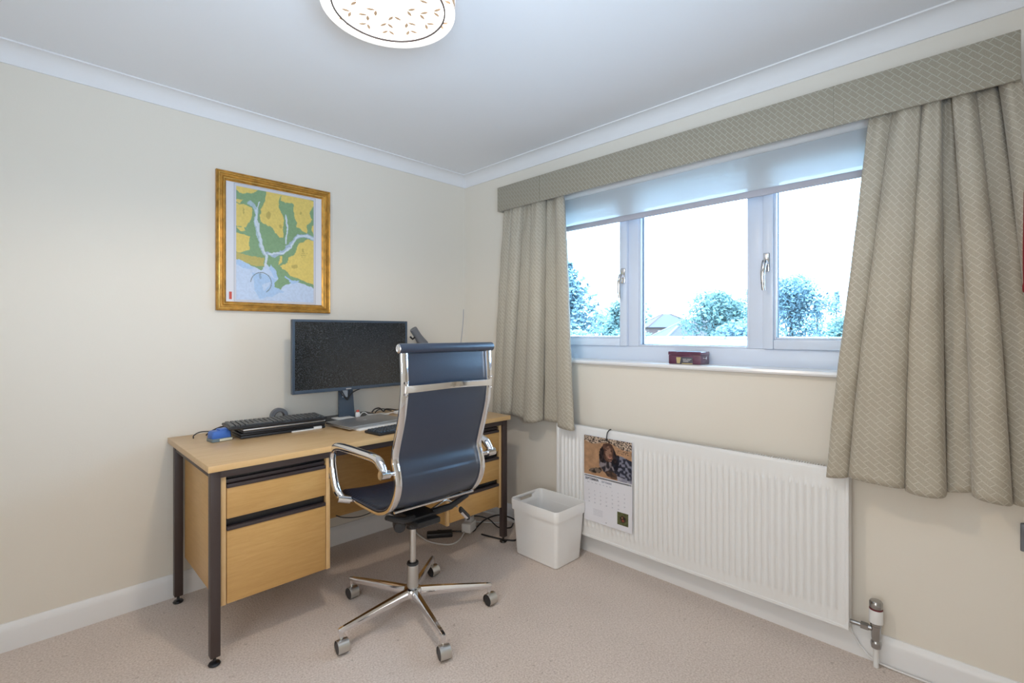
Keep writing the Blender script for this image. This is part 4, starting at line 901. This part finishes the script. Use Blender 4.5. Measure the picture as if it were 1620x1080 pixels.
pl_ = bpy.data.lights.new('ceiling_bulb', 'SPOT'); pl_.energy = 25; pl_.color = (1.0, .83, .64); pl_.shadow_soft_size = .045; pl_.spot_size = math.radians(168); pl_.spot_blend = .35
po = bpy.data.objects.new('ceiling_bulb', pl_); COL.objects.link(po); po.location = (LX, LY, 2.072)

# ------------------------------------------------------------------ outside
struct('ground', B().box((.6, -60, -3.2), (150, 90, -2.9)), M['grass'])
er = thing('extension_roof', 'pale low roof edge just outside below the window', 'roof', (2.6, -.9, 1.0))
b = B(); b.poly([(1.9, -3.5, .94), (3.4, -3.5, 1.135), (3.5, -3.5, 1.10), (3.5, -3.5, .9), (1.9, -3.5, .86)], (0, 6.5, 0)); obj('roof_slab', rel(b, er), M['felt'], er)
b = B()
for k in range(13): b.cyl((3.42, -3.5+k*.5, 1.138), (3.42, -3.02+k*.5, 1.138), .030, n=10)
obj('ridge_tiles', rel(b, er), mat('ridge_white', (.30, .30, .30), .6), er)
obj('gutter', rel(B().tube([(1.86, -3.5, .93), (1.86, 3.0, .93)], .045, n=10), er), M['grey'], er)
obj('wall_below', rel(B().box((2.0, -3.4, -2.9), (3.4, 2.9, .88)), er), M['render'], er)
def house(label, cx, cy, rot, w, d, ze, zr, mr, mw, ridge=.0):
    t = thing('house', label, 'house', (cx, cy, -2.9), math.radians(rot)); e = ze+2.9; r = zr+2.9
    wl = obj('walls', B().box((-w/2+.4, -d/2+.4, 0), (w/2-.4, d/2-.4, e)), mw, t)
    b = B(); bm = b.bm; A = [bm.verts.new(p) for p in ((-w/2, -d/2, e-.1), (w/2, -d/2, e-.1), (w/2, d/2, e-.1), (-w/2, d/2, e-.1))]; R = [bm.verts.new((-ridge/2, 0, r)), bm.verts.new((ridge/2+.01, 0, r))]
    bm.faces.new((A[0], A[1], R[1], R[0])); bm.faces.new((A[2], A[3], R[0], R[1])); bm.faces.new((A[1], A[2], R[1])); bm.faces.new((A[3], A[0], R[0])); bm.faces.new(A[::-1])
    obj('roof', b, mr, t, smooth=0)
    b = B()
    for q, k in ((0, 0), (1, 1), (2, 1), (3, 0)): b.tube([A_ for A_ in ((((-w/2, w/2, w/2, -w/2)[q]), ((-d/2, -d/2, d/2, d/2)[q]), e-.1), ((-ridge/2 if k == 0 else ridge/2), 0, r))], .12, n=6)
    obj('hip_tiles', b, mw, t)
    for x in (-w*.22, w*.22):
        f = obj('window', B().box((x-.6, -d/2+.36, e-1.7), (x+.6, -d/2+.42, e-.6)), M['white'], t); obj('pane', B().box((x-.5, -d/2+.34, e-1.6), (x+.5, -d/2+.365, e-.7)), M['gasket'], f)
        f = obj('window', B().box((-w/2+.36, x*.8-.6, e-1.7), (-w/2+.42, x*.8+.6, e-.6)), M['white'], t); obj('pane', B().box((-w/2+.34, x*.8-.5, e-1.6), (-w/2+.365, x*.8+.5, e-.7)), M['gasket'], f)
    return t
house('distant house with grey hipped roof, leftmost of the three roofs', 68.5, 33.6, -45, 8.2, 8, 2.1, 4.1, M['roof'], M['brick'], 1.2)
house('distant house with grey hipped roof farthest back, beside the round topped tree', 81.5, 33.0, -45, 8.5, 8, 2.4, 4.4, M['roof'], M['brick'], 1.0)
house('nearer bungalow with pale pink hipped roof in front of the other roofs', 41.0, 17.7, -45, 6.0, 6.0, .55, 2.25, M['roofp'], M['render'], .3)
def tree(name, label, x, y, ztop, rad_, mleaf, kind, n=2600, size=.30, group=None, base=-2.9, zlow=None):
    r_ = random.Random(int(x*100+y*10)); t = thing(name, label, 'tree' if 'tree' in name or 'conifer' in name else 'shrub', (x, y, base)); hh = ztop-base; lo = hh*.18 if zlow is None else zlow-base
    vs = []; fs = []
    blobs = []
    if kind == 'round':
        for k in range(22):
            a = r_.uniform(0, 2*PI); q = r_.random()**.5; zz = r_.uniform(lo, hh); env = math.sqrt(max(.08, 1-(max(0, (zz-lo)/(hh-lo)*1.5-.45))**2/1.15))
            blobs.append((q*rad_*.75*env*math.cos(a), q*rad_*.75*env*math.sin(a), min(zz, hh-rad_*.30), rad_*r_.uniform(.30, .48)))
        blobs.append((0, 0, hh-rad_*.42, rad_*.42))
    for k in range(n):
        if kind == 'round':
            bx_, by_, bz_, br_ = blobs[r_.randrange(len(blobs))]; v = Vector((r_.gauss(0, 1), r_.gauss(0, 1), r_.gauss(0, 1))).normalized()*br_*(r_.random()**.35); p = Vector((bx_, by_, bz_))+v*Vector((1, 1, .9)).x
        elif kind == 'cone':
            # tiers of upswept branches
            f = r_.random()**.75; zz = lo+(hh-lo)*(1-f*.98); tier = (f*11) % 1; rr_ = rad_*(f**.8)*(.45+.6*(1-tier)); a = r_.choice([q*2*PI/9+int(f*11)*.5 for q in range(9)])+r_.gauss(0, .16); q = r_.random()**.5
            p = Vector((rr_*q*math.cos(a), rr_*q*math.sin(a), zz+q*rr_*.45))
        else:
            f = r_.random(); rr_ = rad_*(.35+.65*math.sin(PI*min(1, f*1.1)))*r_.random()**.5; a = r_.uniform(0, 2*PI); p = Vector((rr_*math.cos(a), rr_*math.sin(a), lo+(hh-lo)*f))
        d1 = Vector((r_.gauss(0, 1), r_.gauss(0, 1), r_.gauss(0, 1))).normalized(); d2 = d1.orthogonal().normalized(); s = size*r_.uniform(.6, 1.25)
        i = len(vs); vs += [tuple(p+d1*s*.55), tuple(p+d2*s*.3), tuple(p-d1*s*.55), tuple(p-d2*s*.3)]; fs.append((i, i+1, i+2, i+3))
    me = bpy.data.meshes.new('foliage'); me.from_pydata(vs, [], fs); me.materials.append(mleaf); o = bpy.data.objects.new('foliage', me); COL.objects.link(o); o.parent = t; o['kind'] = 'stuff'
    b = B(); b.tube([(0, 0, 0), (.05, 0, hh*.5), (0, .05, hh*.92)], [.035*rad_+.12, .02*rad_+.07, .02], n=8)
    for k in range(7):
        a = k*2.4; z0 = lo+(hh-lo)*(.1+.1*k); b.tube([(0, 0, z0), (rad_*.5*math.cos(a), rad_*.5*math.sin(a), z0+rad_*.35)], [.07, .02], n=5)
    obj('trunk', b, M['bark'], t); return t
tree('conifer', 'tall blue green conifer at the left edge of the window view', 28.2, 21.7, 7.3, 5.0, M['leafdark'], 'cone', 9000, .42, zlow=-2.)
tree('leafy_tree', 'bushy green tree right of the conifer, seen through the left pane', 26.0, 14.7, 3.35, 1.85, M['leaf'], 'round', 5200, .28, zlow=-1.6)
tree('distant_tree', 'faint small tree on the skyline between the conifer and bushy tree', 56.5, 37.2, 4.3, 3.2, M['leaflight'], 'round', 2600, .42, zlow=-1.5)
tree('garden_shrub', 'pale green shrub low in the left pane before the conifer', 22.5, 15.9, 1.35, 1.7, M['leaflight'], 'round', 4200, .20, zlow=-1.5)
tree('garden_shrub', 'pale shrub at bottom left pane below the bushy tree', 19.2, 10.5, 1.12, 1.15, M['leaflight'], 'round', 3600, .2, zlow=-1.5)
tree('garden_shrub', 'dark low shrub beside the left house roof', 36.2, 18.9, 1.0, 1.3, M['leaf'], 'round', 2200, .24, zlow=-1.2)
tree('leafy_tree', 'round topped green tree right of the three roofs, centre pane', 32.5, 11.4, 4.1, 2.55, M['leaf'], 'round', 8500, .27, zlow=-2.)
tree('leafy_tree', 'loose airy tree beside the right mullion, centre pane', 45.0, 12.7, 5.6, 2.4, M['leafdark'], 'round', 4200, .24, zlow=-1.5)
tree('leafy_tree', 'low spreading tree beneath the airy tree at the right mullion', 28.2, 8.5, 1.8, 1.7, M['leafdark'], 'round', 5600, .25, zlow=-2.)
tree('leafy_tree', 'large rounded tree filling the left of the right pane', 38.2, 8.1, 5.2, 3.2, M['leafdark'], 'round', 10500, .26, zlow=-2.2)
tree('garden_shrub', 'spreading shrub low right of the large rounded tree', 34.1, 3.5, 2.1, 2.0, M['leaf'], 'round', 5200, .25, zlow=-2.)
for (x, y, zt_, r_, lb_) in ((65.8, 12.6, 5.2, .7, 'thin poplar, leftmost of the row in the right pane'), (69.3, 11.3, 6.4, .8, 'tall thin poplar, tallest of the row in the right pane'), (70.3, 9.2, 5.8, .8, 'thin poplar, last of the row before the right curtain')):
    tree('poplar_tree', lb_, x, y, zt_, r_, M['leafdark'], 'col', 700, .34, group=None, zlow=.5)
tree('leafy_tree', 'tree half hidden by the right curtain edge', 57.0, 6.0, 4.9, 2.6, M['leafdark'], 'round', 4000, .34, zlow=-.9)
tree('garden_shrub', 'pale shrub at the bottom of the right pane, before the large tree', 25.5, 6.6, .7, 1.4, M['leaflight'], 'round', 4200, .2, zlow=-1.6)
tree('garden_shrub', 'pale shrub at the bottom right pane near the curtain', 29.5, 2.6, .9, 1.5, M['leaflight'], 'round', 3600, .2, zlow=-1.6)
